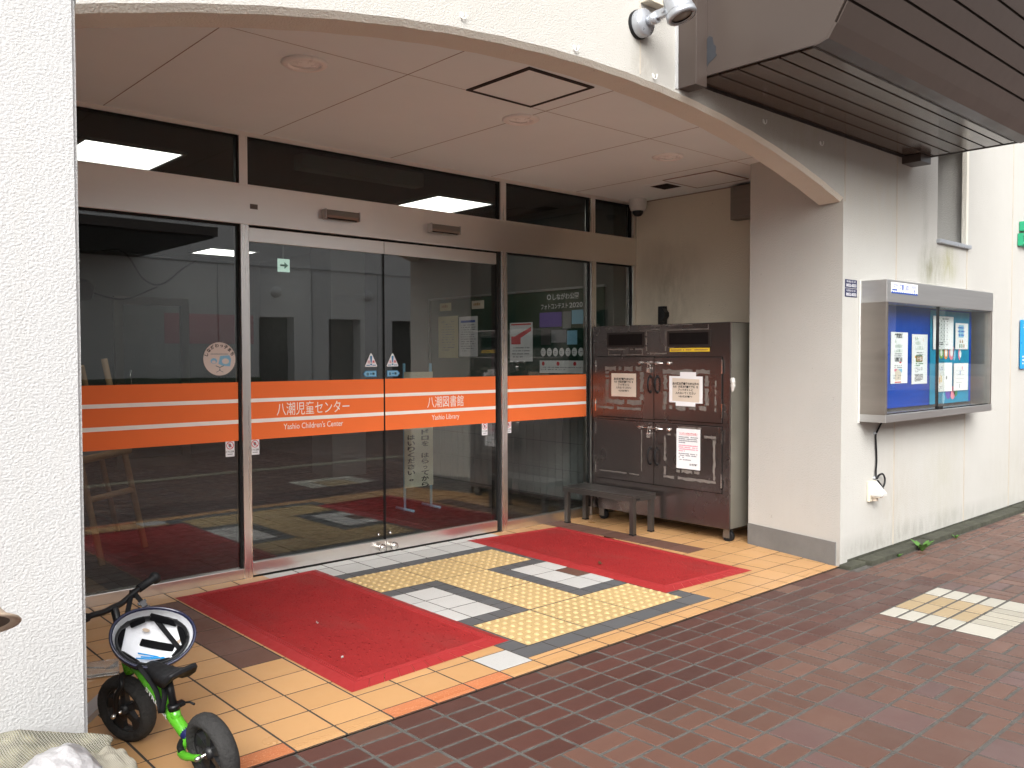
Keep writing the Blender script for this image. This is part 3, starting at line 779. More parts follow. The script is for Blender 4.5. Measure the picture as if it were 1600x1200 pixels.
for x0, x1, z, lab in ((2.869, 3.126, 2.256, "left of the two slim door sensors on the steel header"), (3.715, 3.98, 2.25, "right of the two slim door sensors on the steel header")):
    t = thing("door_sensor", lab, "sensor", ((x0 + x1) / 2, GY, z), group="door sensors on the header")
    bm = NB(); prism(bm, [(GY, z), (GY - .035, z), (GY - .05, z + .018), (GY - .05, z + .045), (GY - .042, z + .055), (GY, z + .055)], 'x', x0 + .006, x1 - .006); obj("sensor_body", bm, "steel_case_side", t)
    bm = NB(); bx(bm, x0 + .02, x1 - .02, GY - .04, GY - .03, z - .004, z + .004); obj("sensor_lens", bm, "black_gasket", t)
    for a in (x0, x1 - .006):
        bm = NB(); bx(bm, a, a + .006, GY - .051, GY, z - .002, z + .058); obj("end_cap", bm, "steel_case", t)
p = Panel((2.375, GY - .0005, 2.262)); p.sheet(.05, .03, "tape_residue", .0005); tag(p.done("old_sticker"), "faded grey sticker remnant on the header beside the left mullion", "sticker")

# ================================================================== CEILING FITTINGS
for i, (x, y, lab) in enumerate(((2.016, 3.644, "round downlight in the porch ceiling nearest the left pier"), (3.409, 3.67, "round downlight in the porch ceiling just behind the framed access hatch"), (4.79, 3.678, "round downlight in the porch ceiling nearest the air vent"))):
    t = thing("downlight", lab, "downlight", (x, y, 2.7237), group="downlights in the porch ceiling")
    bm = NB(); lathe(bm, [(.105, .004), (.108, -.004), (.098, -.012), (.078, -.015), (.072, -.010), (.066, .012), (.066, .001)], 32); obj("trim_ring", bm, "inner_trim", t, local=True)
    bm = NB(); lathe(bm, [(.071, -.004), (.05, -.011), (.02, -.015), (0, -.016)], 28); obj("lens", bm, "lens_white", t, local=True)
def hatch(x0, x1, y0, y1, lab, fw_, m):
    t = thing("access_hatch", lab, "access hatch", ((x0 + x1) / 2, (y0 + y1) / 2, 2.724))
    bm = NB(); z0, z1 = 2.7185, 2.73
    for a in ((x0, x1, y0, y0 + fw_), (x0, x1, y1 - fw_, y1), (x0, x0 + fw_, y0 + fw_, y1 - fw_), (x1 - fw_, x1, y0 + fw_, y1 - fw_)): bx(bm, a[0], a[1], a[2], a[3], z0, z1)
    if fw_ > .012:
        h = fw_ * .45
        for a in ((x0 + h, x1 - h, y0 + h, y0 + h + .004), (x0 + h, x1 - h, y1 - h - .004, y1 - h), (x0 + h, x0 + h + .004, y0 + h + .004, y1 - h - .004), (x1 - h - .004, x1 - h, y0 + h + .004, y1 - h - .004)): bx(bm, a[0], a[1], a[2], a[3], z0 - .003, z0)
    obj("hatch_frame", bm, m, t)
    bm = NB(); bx(bm, x0 + fw_, x1 - fw_, y0 + fw_, y1 - fw_, 2.7205, 2.73); obj("hatch_panel", bm, "ceiling_board", t)
hatch(2.828, 3.283, 2.986, 3.455, "square ceiling access hatch with a dark bronze frame near the arch", .022, "canopy_dark")
hatch(5.40, 5.85, 3.72, 4.20, "ceiling access hatch with a thin dark outline above the book return cabinet", .008, "ceiling_joint")
t = thing("air_vent", "small ceiling vent with an open black gap beside the thin outlined hatch", "vent", (5.58, 4.33, 2.724))
bm = NB(); 
for a in ((5.45, 5.74, 4.22, 4.24), (5.45, 5.74, 4.42, 4.44), (5.45, 5.51, 4.24, 4.42), (5.71, 5.74, 4.24, 4.42)): bx(bm, *a, 2.719, 2.729)
obj("vent_frame", bm, "ceiling_board", t)
bm = NB(); bx(bm, 5.51, 5.71, 4.24, 4.42, 2.7215, 2.728); obj("vent_opening", bm, "cabinet_gap", t)
t = thing("dome_camera", "white dome security camera hanging in the ceiling corner above the cabinet", "security camera", (5.905, 4.86, 2.725))
bm = NB(); lathe(bm, [(.075, 0), (.078, -.02), (.074, -.06), (.062, -.098), (.045, -.102), (0, -.102)], 24); obj("camera_body", bm, "plastic_white", t, local=True)
bm = NB(); lathe(bm, [(.047, -.1), (.045, -.12), (.03, -.142), (0, -.15)], 20); obj("camera_lens", bm, "plastic_black", t, local=True, smooth_all=True)
t = thing("wall_box", "grey electrical box high on the alcove wall beside the pier", "electrical box", (6.0, 3.72, 2.45))
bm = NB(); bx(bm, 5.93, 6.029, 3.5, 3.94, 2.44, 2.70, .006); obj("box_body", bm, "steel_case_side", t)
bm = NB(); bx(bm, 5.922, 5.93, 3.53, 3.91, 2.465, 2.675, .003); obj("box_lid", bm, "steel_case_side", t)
t = thing("wall_bracket", "small black bracket on the alcove wall above the cabinet", "bracket", (6.0, 4.65, 1.65))
bm = NB(); bx(bm, 5.985, 6.03, 4.635, 4.70, 1.62, 1.79, .003); obj("back_plate", bm, "plastic_black", t)
bm = NB(); prism(bm, [(4.635, 1.66), (4.60, 1.70), (4.60, 1.735), (4.635, 1.775)], 'x', 5.95, 6.01); obj("bracket_arm", bm, "plastic_black", t)

# ================================================================== WALL SPOTLIGHT, HOOKS, JUNCTION BOX, CANOPY
t = thing("wall_spotlight", "silver grey outdoor spotlight on a round base above the arch", "spotlight", (3.225, FY, 2.93))
bm = NB(); lathe(bm, [(.066, 0), (.068, .012), (.066, .018), (0, .018)], 32, axis_to((0, -1, 0), (3.225, FY, 2.925))); obj("gasket", bm, "rubber_black", t)
bm = NB(); lathe(bm, [(.064, .018), (.064, .05), (.058, .058), (.0, .062)], 32, axis_to((0, -1, 0), (3.225, FY, 2.925))); obj("base", bm, "paint_grey", t)
bm = NB(); tube(bm, [(3.235, FY - .055, 2.93), (3.235, FY - .11, 2.935)], .027, 14); bx(bm, 3.222, 3.254, FY - .185, FY - .095, 2.925, 2.963, .006)
tube(bm, [(3.215, FY - .155, 2.945), (3.262, FY - .155, 2.945)], .007, 8); obj("arm", bm, "paint_grey", t)
H0 = Vector((3.252, FY - .222, 2.945)); hd = Vector((.16, -.34, -1)).normalized()
bm = NB(); lathe(bm, [(.0, -.072), (.05, -.07), (.056, -.062), (.066, .008), (.0665, .012), (.064, .014), (.069, .016), (.071, .038), (.066, .046), (.052, .046), (.050, .030)], 36, axis_to(hd, H0)); obj("lamp_head", bm, "paint_grey", t)
bm = NB(); lathe(bm, [(.052, .036), (.03, .034), (0, .033)], 28, axis_to(hd, H0)); obj("lamp_lens", bm, "lamp_glass", t)
bm = NB(); lathe(bm, [(.052, .0465), (.052, .030), (.046, .030), (.046, .042)], 28, axis_to(hd, H0)); obj("lens_ring", bm, "plastic_black", t)
t = thing("junction_box", "cream junction box on the facade just above the spotlight", "junction box", (3.30, FY, 3.08))
bm = NB(); bx(bm, 3.245, 3.37, FY - .05, FY, 3.035, 3.2, .006); obj("box_body", bm, "plastic_aged", t)
bm = NB(); bx(bm, 3.243, 3.372, FY - .058, FY - .05, 3.033, 3.2, .003); obj("box_lid", bm, "plastic_aged", t)
for x, z, lab in ((2.158, 2.692, "small white hook above the arch, first from the left"), (2.796, 2.717, "small white hook above the arch, left of the spotlight"), (3.347, 2.712, "small white hook above the arch, below the spotlight"),
                  (4.326, 2.672, "small white hook under the canopy, nearer the arch crown"), (4.965, 2.655, "small white hook under the canopy, nearer the right pier")):
    bm = NB()
    lathe(bm, [(.011, 0), (.011, .002), (0, .003)], 16, axis_to((0, -1, 0), (x, FY, z)))
    tube(bm, curve_pts([(x - .010, FY - .003, z + .010), (x - .007, FY - .008, z - .010), (x + .001, FY - .012, z - .015), (x + .008, FY - .014, z - .006), (x + .010, FY - .014, z + .010)], 4), .0032, 8)
    one("wall_hook", bm, "plastic_hook", lab, "hook", "white hooks along the arch", loc=(x, FY, z))

CX0, CX1, CZ = 3.63, 6.30, 2.751
cano = thing("brown_canopy", "dark brown metal canopy box with slatted soffit above the notice case", "canopy", (4.9, FY, CZ))
cw = (CX1 - .12, CX1)
# cross-section (y,z): soffit to the lip, then a face leaning outward
LIP = (1.974, CZ); OUT = (1.915, CZ + .016); HI = (1.915 - .78, CZ + .016 + 1.35)
bm = NB(); prism(bm, [(FY - .03, CZ + .026), (LIP[0], CZ + .026), (OUT[0], OUT[1] + .026), (HI[0], HI[1]), (FY - .03, HI[1])], 'x', CX0 + .012, CX1 - .012); obj("canopy_core", bm, "canopy_dark", cano)
bm = NB()
edges = [FY - .01, 2.509, 2.399, 2.289, 2.177, 2.069, LIP[0] + .012]
for a, b in zip(edges, edges[1:]): bx(bm, CX0 + .045, CX1 - .045, b + .0065, a - .0065, CZ + .001, CZ + .012, .001)
obj("soffit_slats", bm, "canopy_soffit", cano)
bm = NB(); d_ = Vector((0, HI[0] - OUT[0], HI[1] - OUT[1])); L = d_.length; d_.normalize(); nn = Vector((0, -d_.z, d_.y))
for i in range(13):
    s0, s1 = .06 + i * .113, .06 + (i + 1) * .113 - .012
    if s1 > L: break
    q = [Vector((0, OUT[0], OUT[1])) + d_ * s + nn * h for s, h in ((s0, 0), (s1, 0), (s1, .008), (s0, .008))]
    prism(bm, [(v.y, v.z) for v in q], 'x', CX0 + .013, CX1 - .013)
obj("fascia_slats", bm, "canopy_brown", cano)
bm = NB(); prism(bm, [(LIP[0] + .012, CZ), (LIP[0], CZ - .006), (OUT[0] - .004, OUT[1] - .006), (OUT[0] + d_.y * .06 - .012, OUT[1] + d_.z * .06), (OUT[0] + d_.y * .06 + .01, OUT[1] + d_.z * .06 + .012), (LIP[0] + .012, CZ + .016)], 'x', CX0 + .001, CX1 - .001); obj("lip", bm, "canopy_brown", cano)
for x0, x1 in ((CX0, CX0 + .012), (CX1 - .012, CX1)):
    bm = NB(); prism(bm, [(FY - .04, CZ - .001), (LIP[0] + .004, CZ - .001), (OUT[0] + .003, OUT[1]), (HI[0], HI[1] + .02), (FY - .04, HI[1] + .02)], 'x', x0, x1); obj("end_panel", bm, "canopy_brown", cano)
bm = NB(); bx(bm, CX0 + .012, CX1 - .012, FY - .012, FY - .002, CZ - .012, CZ + .03); bx(bm, CX0 + .012, CX1 - .1, 1.985, 2.0, CZ - .002, CZ + .002); obj("edge_trim", bm, "canopy_dark", cano)
bm = NB(); bx(bm, CX0 - .09, CX0, FY - .11, FY + .001, CZ - .06, 4.2, .003); obj("side_post", bm, "canopy_brown", cano)
bm = NB(); bx(bm, CX1 - .2, CX1 - .03, FY - .13, FY, CZ - .055, CZ - .002, .003); obj("end_bracket", bm, "canopy_brown", cano)
bm = NB(); pk = [(2.536, 2.941), (2.556, 2.925), (2.565, 2.90), (2.574, 2.876), (2.572, 2.84), (2.57, 2.81), (2.562, 2.788), (2.548, 2.795), (2.535, 2.81), (2.512, 2.822), (2.492, 2.836), (2.50, 2.85), (2.497, 2.88), (2.512, 2.895), (2.518, 2.93)]
prism(bm, pk, 'x', CX0 - .0015, CX0 + .001); obj("peeled_patch", bm, "peeled_black", cano)
bm = NB(); bx(bm, CX0 - .115, CX0 - .092, FY - .006, FY + .002, 2.688, 4.2, .003); obj("sealant_bead", bm, "stucco", cano)

# ================================================================== NOTICE CASE
NX0, NX1, NY, NZ0, NZ1, NH = 5.49, 7.345, 2.477, .926, 1.848, 1.703
nc = thing("notice_case", "wall mounted stainless steel notice case with sliding glass fronts", "notice case", (6.42, FY, NZ0))
bm = NB(); bx(bm, NX0, NX1, NY, FY - .001, NH, NZ1, .004); obj("hood", bm, "steel_case", nc)
for x0, x1 in ((NX0, NX0 + .03), (NX1 - .03, NX1)):
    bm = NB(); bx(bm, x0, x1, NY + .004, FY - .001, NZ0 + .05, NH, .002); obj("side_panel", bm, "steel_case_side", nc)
bm = NB(); bx(bm, NX0, NX1, NY, FY - .001, NZ0, NZ0 + .05, .003); obj("base_tray", bm, "steel_case", nc)
bm = NB(); bx(bm, NX0 + .03, NX1 - .03, FY - .035, FY - .002, NZ0 + .05, NH); obj("back_board", bm, "inner_dark", nc)
bm = NB(); bx(bm, NX0 + .2, 7.28, FY - .048, FY - .036, 1.0, NH - .002); obj("blue_felt", bm, "case_blue", nc)
for x0, x1, y in ((NX0 + .032, 6.45, NY + .012), (6.335, NX1 - .032, NY + .024)):
    bm = NB(); bx(bm, x0, x1, y, y + .005, NZ0 + .052, NH - .001); obj("glass_pane", bm, "glass_case", nc)
bm = NB(); bx(bm, 6.334, 6.340, NY + .010, NY + .03, NZ0 + .05, NH); bx(bm, NX0 + .03, NX1 - .03, NY + .018, NY + .022, NZ0 + .05, NZ0 + .058); obj("glass_seal", bm, "black_gasket", nc)
bm = NB(); bx(bm, 6.325, 6.40, NY + .000, NY + .012, NZ0 + .052, NZ0 + .075, .003); obj("glass_lock", bm, "plastic_black", nc)
bm = NB(); bx(bm, NX0 - .012, NX0 + .003, FY - .012, FY - .0005, NZ0 - .01, NZ1 + .004, .003); obj("sealant_bead", bm, "plastic_white", nc)
p = Panel((5.545, NY - .0008, 1.762)); p.sheet(.40, .072, "paper_white", .0005)
p.text("しながわ", .012, .04, .03, "ink_blue", 2, width=.09); p.lines(.012, .10, .018, .01, 1, .012, "ink_blue", 2, 2, 1, 1)
p.text("海側 13の1", .12, .026, .045, "ink_blue", 2, width=.15, bold=.01); p.text("品川区", .31, .045, .022, "ink_blue", 2, width=.06); p.text("八潮", .31, .018, .022, "ink_blue", 2, width=.05)
p.rect(0, 0, .40, .007, "ink_blue", 2)
for i in range(12): p.disc(.017 + i * .033, .008, .012, "ink_blue", 2, .005, 10)
p.done("address_strip", nc)
BY = FY - .049
def posters():
    def start(x0, z0, w_, h_, m_, curl=.006): return Panel((x0, BY, z0)).sheet(w_, h_, m_, .0012, curl)
    p = start(6.485, 1.0, .735, .69, "poster_teal", .004); p.lift = .0008
    for a, b, r, m_ in ((.16, .37, .045, "ink_lime"), (.245, .37, .047, "ink_orange"), (.35, .375, .058, "ink_pink"), (.52, .36, .045, "ink_pink")):
        p.disc(a + .05, b + .01, r * .85, m_, 1, r * 1.05); p.disc(a + .05, b + .01, r * .45, "paper_white", 2, r * .6)
    p.disc(.455, .37, .024, "ink_skyblue", 1, .05)
    p.disc(.35, .085, .055, "ink_purple", 1, .055); p.disc(.435, .075, .045, "ink_pink", 1, .05); p.disc(.49, .09, .04, "ink_green", 1, .045)
    for a, b in ((.08, .07), (.26, .04), (.6, .05), (.69, .16), (.66, .25)): p.disc(a, b, .022, "ink_skyblue", 1, .045)
    for i in range(3): p.ring(.13, .285 + .015 * i, .03 + .012 * i, .034 + .012 * i, "ink_skyblue", 1, 16, .4, 2.7)
    tag(p.done("wide_poster"), "large teal poster with coloured discs pinned behind smaller sheets in the notice case", "poster")
    yb = BY - .006
    p = Panel((5.835, BY, 1.168)); p.sheet(.262, .352, "paper_white", .0012, .008)
    p.text("人権問題講座", .02, .315, .034, "ink_black", 2, width=.225, bold=.02)
    p.text("夏休み", .02, .28, .026, "ink_green", 2); p.text("イベントのお知らせ", .02, .245, .03, "ink_green", 2, width=.17); p.text("いっしょに楽しもう", .02, .215, .026, "ink_green", 2, width=.2)
    p.lines(.03, .25, .20, .014, 3, .008, "ink_grey", 2, 5, .7); p.text("区民公開講座開催", .012, .152, .032, "ink_black", 2, width=.235, bold=.02)
    p.rect(.15, .138, .25, .148, "ink_red"); p.lines(.03, .2, .12, .014, 3, .008, "ink_grey", 2, 6, .6)
    p.poly([(.01, .02), (.255, .02), (.255, .10), (.01, .10)], "paper_cream", 1); p.poly([(.02, .10), (.12, .1), (.1, .085), (.04, .08)], "ink_pink", 2); p.poly([(.13, .1), (.255, .1), (.255, .06), (.18, .075)], "ink_skyblue", 2)
    p.lines(.03, .24, .05, .016, 2, .008, "ink_grey", 3, 8, .5); p.rect(.01, .004, .255, .012, "ink_red"); p.disc(.215, .28, .014, "ink_orange", 2)
    tag(p.done("event_poster"), "tall white event sheet at the far left of the notice case, bold black lines", "poster", "sheets pinned in the notice case")
    p = Panel((6.173, BY, 1.157)); p.sheet(.26, .353, "paper_white", .0012, .006)
    p.text("夏休み", .02, .31, .032, "ink_green", 2); p.text("イベントのお知らせ", .02, .28, .03, "ink_green", 2, width=.13); p.text("いっしょに楽しもう", .02, .245, .03, "ink_green", 2, width=.2)
    p.lines(.09, .24, .22, .014, 3, .008, "ink_grey", 2, 9, .8); p.disc(.21, .315, .016, "ink_orange", 2)
    p.rect(.01, .155, .25, .205, "ink_green", 1); p.rect(.085, .16, .19, .2, "ink_brown", 2); p.rect(.02, .185, .075, .2, "ink_orange", 2); p.rect(.20, .162, .235, .198, "ink_lime", 2); p.text("行事", .1, .166, .035, "paper_white", 3, width=.075)
    p.lines(.02, .24, .14, .013, 2, .009, "ink_green", 2, 10, .8); p.lines(.04, .2, .11, .013, 3, .007, "ink_grey", 2, 11, .7); p.lines(.05, .24, .065, .009, 6, .006, "ink_black", 2, 12, .85)
    tag(p.done("event_poster"), "tall white event sheet with a dark green picture strip in the notice case", "poster", "sheets pinned in the notice case")
    def start2(x0, z0, w_, h_, c=.006): q = Panel((x0, BY - .008, z0)); q.sheet(w_, h_, "paper_white", .0012, c); return q
    p = start2(6.514, 1.405, .367, .245)
    p.lines(.02, .1, .222, .01, 1, .014, "ink_grey", 2, 1, 1, 1); p.lines(.16, .33, .222, .01, 1, .01, "ink_grey", 2, 2, .8, 1)
    for i in range(6): p.rect(.02, .06 + i * .027, .35, .0612 + i * .027, "ink_grey", 2)
    for r in range(6):
        for c in range(6): p.rect(.035 + c * .055, .07 + r * .027, .05 + c * .055, .079 + r * .027, "ink_red" if c == 0 else "ink_grey", 2)
    p.rect(.02, .168, .06, .194, "label_yellow", 3); p.rect(.065, .168, .12, .194, "ink_black", 3); p.disc(.32, .073, .016, "ink_orange", 3); p.lines(.02, .2, .045, .013, 3, .008, "ink_black", 2, 14, .9); p.lines(.24, .33, .045, .013, 2, .007, "ink_grey", 2, 15, .7)
    tag(p.done("calendar_sheet"), "white calendar grid sheet pinned on the teal poster", "poster", "sheets pinned in the notice case")
    p = start2(6.925, 1.407, .246, .2)
    p.rect(.02, .09, .225, .185, "ink_skyblue"); p.lines(.05, .2, .16, .028, 3, .012, "ink_blue", 2, 16, .8, 1)
    for a in (.09, .135): p.poly([(a, .05), (a + .03, .05), (a + .015, .08)], "ink_brown", 2)
    for a in (.02, .09, .13, .17, .2): p.rect(a, .012, a + .018, .04, "ink_green" if a in (.09, .13) else "ink_brown", 2)
    tag(p.done("small_poster"), "white sheet with a pale blue picture, right of the calendar sheet", "poster", "sheets pinned in the notice case")
    p = start2(6.573, 1.09, .293, .215)
    p.text("みんな", .015, .16, .035, "ink_blue", 2, width=.12); p.rect(.148, .01, .1495, .2, "ink_grey", 2)
    p.poly([(.03, .07), (.05, .13), (.07, .1), (.09, .14), (.085, .06)], "ink_orange", 2); p.rect(.1, .07, .115, .12, "label_yellow", 2); p.lines(.02, .13, .035, .012, 3, .006, "ink_grey", 2, 18, .7); p.rect(.19, .09, .215, .115, "ink_grey", 2)
    for y in (.07, .13, .05): p.rect(.255, y, .272, y + .014, "ink_blue", 2)
    tag(p.done("newsletter_sheet"), "white newsletter page with an orange drawing on the lower teal poster", "poster", "sheets pinned in the notice case")
    p = start2(6.902, 1.09, .279, .21)
    p.disc(.03, .18, .012, "ink_orange", 2); p.lines(.05, .25, .15, .03, 4, .004, "ink_grey", 2, 19, .6); p.rect(.13, .12, .14, .15, "ink_blue", 2); p.rect(.17, .16, .185, .185, "ink_pink", 2); p.rect(.12, .02, .13, .05, "ink_grey", 2)
    tag(p.done("newsletter_sheet"), "white page with faint grey print on the lower right of the teal poster", "poster", "sheets pinned in the notice case")
posters()
for z, lab in ((1.737, "lower of the two navy number plates stuck beside the notice case"), (1.795, "upper of the two navy number plates stuck beside the notice case")):
    p = Panel((5.292, FY - .001, z)); p.sheet(.16, .054, "plate_navy", .0012)
    p.text("東京都品川区八潮", .015, .036, .014, "paper_white", 2, width=.12); p.text("0052-0033", .012, .008, .026, "paper_white", 2, width=.135, bold=.02)
    tag(p.done("number_plate"), lab, "plate", "navy number plates")
# outlet, cable
t = thing("wall_outlet", "white weatherproof outlet on the facade under the notice case", "outlet", (5.68, FY, .39))
bm = NB(); bx(bm, 5.62, 5.715, FY - .022, FY, .38, .52, .008); obj("outlet_base", bm, "plastic_aged", t)
bm = NB(); prism(bm, [(FY - .022, .515), (FY - .03, .515), (FY - .10, .44), (FY - .10, .425), (FY - .022, .425)], 'x', 5.632, 5.71); obj("outlet_hood", bm, "plastic_white", t)
bm = NB(); bx(bm, 5.64, 5.70, FY - .085, FY - .022, .412, .424, .002); bx(bm, 5.66, 5.69, FY - .05, FY - .022, .385, .412, .004); obj("outlet_flap", bm, "paper_cream", t)
bm = NB(); c = FY - .012
tube(bm, curve_pts([(5.80, FY - .03, .93), (5.79, c, .89), (5.74, c, .845), (5.722, c, .83), (5.726, c, .77), (5.735, c, .70), (5.738, c, .64), (5.73, c, .57), (5.725, c - .01, .53),
     (5.75, c - .012, .55), (5.80, c - .014, .555), (5.835, c - .014, .52), (5.825, c - .014, .475), (5.785, c - .012, .463), (5.75, c - .012, .49), (5.737, c - .01, .515), (5.755, c - .02, .49), (5.778, c - .03, .458)], 6), .0065, 8)
cord = one("power_cable", bm, "plastic_black", "black power cable looping from the notice case down to the outlet", "cable", loc=(5.73, FY, .6))
for z in (.835, .532):
    bm = NB(); lathe(bm, [(.012, 0), (.012, .008), (0, .02)], 10, axis_to((0, -1, 0), (5.722, FY, z))); obj("cable_clip", bm, "paint_grey", cord)

# signs at the right edge
p = Panel((8.52, FY - .012, 1.24)); p.sheet(.46, .435, "sign_blue", .01)
p.text("子育て", .04, .35, .055, "paper_white", 2, width=.3); p.disc(.2, .22, .1, "paper_white", 2); p.text("AED", .12, .19, .08, "sign_blue", 3, width=.16) if False else None
p.lines(.03, .42, .10, .03, 3, .016, "paper_white", 2, 21, .85)
tag(p.done("blue_sign"), "bright blue sign board on the white facade at the far right", "sign")
V, F = text_polys("品")
bm = NB(); sx = .30; x0 = min(v.x for v in V); z0 = min(v.y for v in V); hh = max(v.y for v in V) - z0
fr = [bm.verts.new((8.44 + (v.x - x0) * .24, FY - .045, 2.325 + (v.y - z0) / hh * .215)) for v in V]
fs = [bm.faces.new([fr[i] for i in f]) for f in F]
r = bmesh.ops.extrude_face_region(bm, geom=fs); bmesh.ops.translate(bm, vec=(0, .04, 0), verts=[v for v in r['geom'] if isinstance(v, bmesh.types.BMVert)])
bmesh.ops.recalc_face_normals(bm, faces=bm.faces)
one("green_letter", bm, "sign_green", "raised green letter on the white facade at the far right edge", "sign letter", loc=(8.44, FY, 2.33))
# weeds at the kerb foot
def weed(x, y, s, n, lab):
    rg = random.Random(int(x * 100)); bm = NB()
    for i in range(n):
        a = 2 * math.pi * i / n + rg.uniform(-.4, .4); L = s * rg.uniform(.7, 1.1); w_ = L * .16; prev = None
        for q in range(5):
            tt = q / 4; px = L * .75 * tt; pz = L * (1.1 * tt - .45 * tt * tt); ww = w_ * math.sin(math.pi * (.12 + .85 * tt))
            c_ = Vector((px * math.cos(a), px * math.sin(a), pz)); s_ = Vector((-math.sin(a), math.cos(a), 0)) * ww
            cur = [bm.verts.new(c_ - s_), bm.verts.new(c_ + Vector((0, 0, -.004)) * 0 - Vector((0, 0, ww * .35))), bm.verts.new(c_ + s_)]
            if prev:
                for j in (0, 1): bm.faces.new((prev[j], prev[j + 1], cur[j + 1], cur[j])).smooth = True
            prev = cur
    bmesh.ops.translate(bm, vec=(x, y, -.004), verts=bm.verts)
    one("weed", bm, "leaf_green", lab, "weed", "weeds along the kerb", loc=(x, y, 0))
weed(6.13, 2.50, .105, 8, "largest green weed at the kerb under the notice case")
weed(5.83, 2.53, .045, 6, "tiny green weed at the kerb nearest the pier corner")
weed(6.74, 2.505, .055, 6, "small green weed at the kerb farthest along the facade")

# ================================================================== BOOK RETURN CABINET AND BENCH
FX, CY0, CY1, CZ0, CZ1 = 5.335, 3.535, 4.87, .10, 1.605
cab = thing("book_return_cabinet", "dark brown metal book return cabinet with four doors on castors", "cabinet", (5.66, 4.2, 0))
bm = NB(); bx(bm, FX, 5.985, CY0 + .001, CY1, CZ0, CZ1, .004); obj("cabinet_body", bm, "cabinet_brown", cab)
bm = NB(); bx(bm, FX + .012, 5.98, CY0 - .002, CY0, CZ0 + .006, CZ1 - .006); obj("side_panel", bm, "cabinet_side", cab)
for y0, y1 in ((4.318, 4.708), (3.70, 4.095)):
    bm = NB(); bx(bm, FX - .006, FX, y0, y1, 1.43, 1.55); obj("slot_frame", bm, "canopy_dark", cab)
    bm = NB(); bx(bm, FX - .0085, FX - .006, y0 + .02, y1 - .02, 1.447, 1.535); obj("slot_flap", bm, "cabinet_gap", cab)
p = Panel((FX - .0015, 4.074, 1.392)); p = Panel((FX - .0005, 4.074, 1.392), 'left'); p.sheet(.362, .028, "label_yellow", .0008); p.lines(.012, .35, .009, .01, 1, .011, "ink_brown", 2, 31, .95, 1)
p.done("yellow_label", cab)
def residue(y1, y0, z0, z1, w_, name, parent, x=FX - .0142, seed=0, sides='ltrb'):
    """a worn frame of old tape on a door; y1 is the viewer's left edge"""
    rg = random.Random(seed); bm = NB()
    def wob(a0, a1, b0, b1, horiz):
        n = 14; prev = None
        for i in range(n + 1):
            t_ = i / n; j0, j1 = rg.uniform(0, .35) * w_, rg.uniform(.0, .25) * w_
            if horiz: y = a0 + (a1 - a0) * t_; q = ((y, b0 + j0), (y, b1 - j1))
            else: z = b0 + (b1 - b0) * t_; q = ((a0 + j0, z), (a1 - j1, z))
            cur = [bm.verts.new((x, *c)) for c in q]
            if prev and rg.random() > .12:
                f = bm.faces.new((prev[0], prev[1], cur[1], cur[0])); f.normal_update()
                if f.normal.x > 0: f.normal_flip()
            prev = cur
    if 't' in sides: wob(y0, y1, z1 - w_, z1, True)
    if 'b' in sides: wob(y0, y1, z0, z0 + w_, True)
    if 'l' in sides: wob(y1 - w_, y1, z0 + w_, z1 - w_, False)
    if 'r' in sides: wob(y0, y0 + w_, z0 + w_, z1 - w_, False)
    obj(name, bm, "tape_residue", parent)
residue(4.70, 4.335, 1.365, 1.42, .012, "tape_residue", cab, FX - .001, 1); residue(4.31, 4.105, 1.37, 1.57, .018, "tape_residue", cab, FX - .001, 2); residue(4.40, 3.72, 1.555, 1.60, .008, "tape_residue", cab, FX - .001, 9)
YS = 4.216
for (ya, yb, za, zb, side, name_) in ((YS + .003, 4.817, .868, 1.353, 'l', 'upper left'), (3.60, YS - .003, .872, 1.35, 'r', 'upper right'), (YS + .003, 4.817, .36, .842, 'l', 'lower left'), (3.60, YS - .003, .36, .842, 'r', 'lower right')):
    bm = NB(); bx(bm, FX - .003, FX, ya - .004, yb + .004, za - .005, zb + .005); obj("door_gap", bm, "cabinet_gap", cab)
    bm = NB(); bx(bm, FX - .0135, FX - .003, ya, yb, za, zb, .0025); d = obj("cabinet_door", bm, "cabinet_brown", cab)
    hy = ya + .032 if side == 'l' else yb - .032; zc = (za + zb) / 2 - .02 + (.05 if za > .6 else 0)
    bm = NB(); tube(bm, curve_pts([(FX - .013, hy, zc + .055), (FX - .035, hy, zc + .05), (FX - .045, hy, zc), (FX - .035, hy, zc - .05), (FX - .013, hy, zc - .055)], 5), .007, 8)
    for q in (-.06, .06): lathe(bm, [(.013, 0), (.012, .006), (0, .008)], 12, axis_to((-1, 0, 0), (FX - .0135, hy, zc + q)))
    obj("door_handle", bm, "plastic_black", d)
    ho = yb - .001 if side == 'l' else ya - .008
    for q in (.04, .36):
        bm = NB(); bx(bm, FX - .018, FX - .012, ho, ho + .009, za + q, za + q + .10); obj("hinge", bm, "chrome", d)
    if side == 'r':
        zl = zb - .045
        bm = NB(); tube(bm, [(FX - .024, ya + .52, zl), (FX - .024, YS + .16, zl + .003)], .0045, 8)
        for y in (ya + .47, YS - .035, YS + .04, YS + .13): bx(bm, FX - .032, FX - .0135, y - .012, y + .012, zl - .011, zl + .013, .004)
        lathe(bm, [(.017, 0), (.02, .008), (.012, .02), (0, .022)], 14, axis_to((-1, 0, 0), (FX - .0135, YS - .15, zl)))
        obj("bolt_bar", bm, "chrome", d)
        bm = NB(); bx(bm, FX - .035, FX - .015, YS + .022, YS + .058, zl - .075, zl - .035, .005); tube(bm, curve_pts([(FX - .025, YS + .028, zl - .036), (FX - .026, YS + .03, zl - .012), (FX - .026, YS + .05, zl - .012), (FX - .025, YS + .052, zl - .036)], 4), .003, 6)
        obj("padlock", bm, "chrome", d)
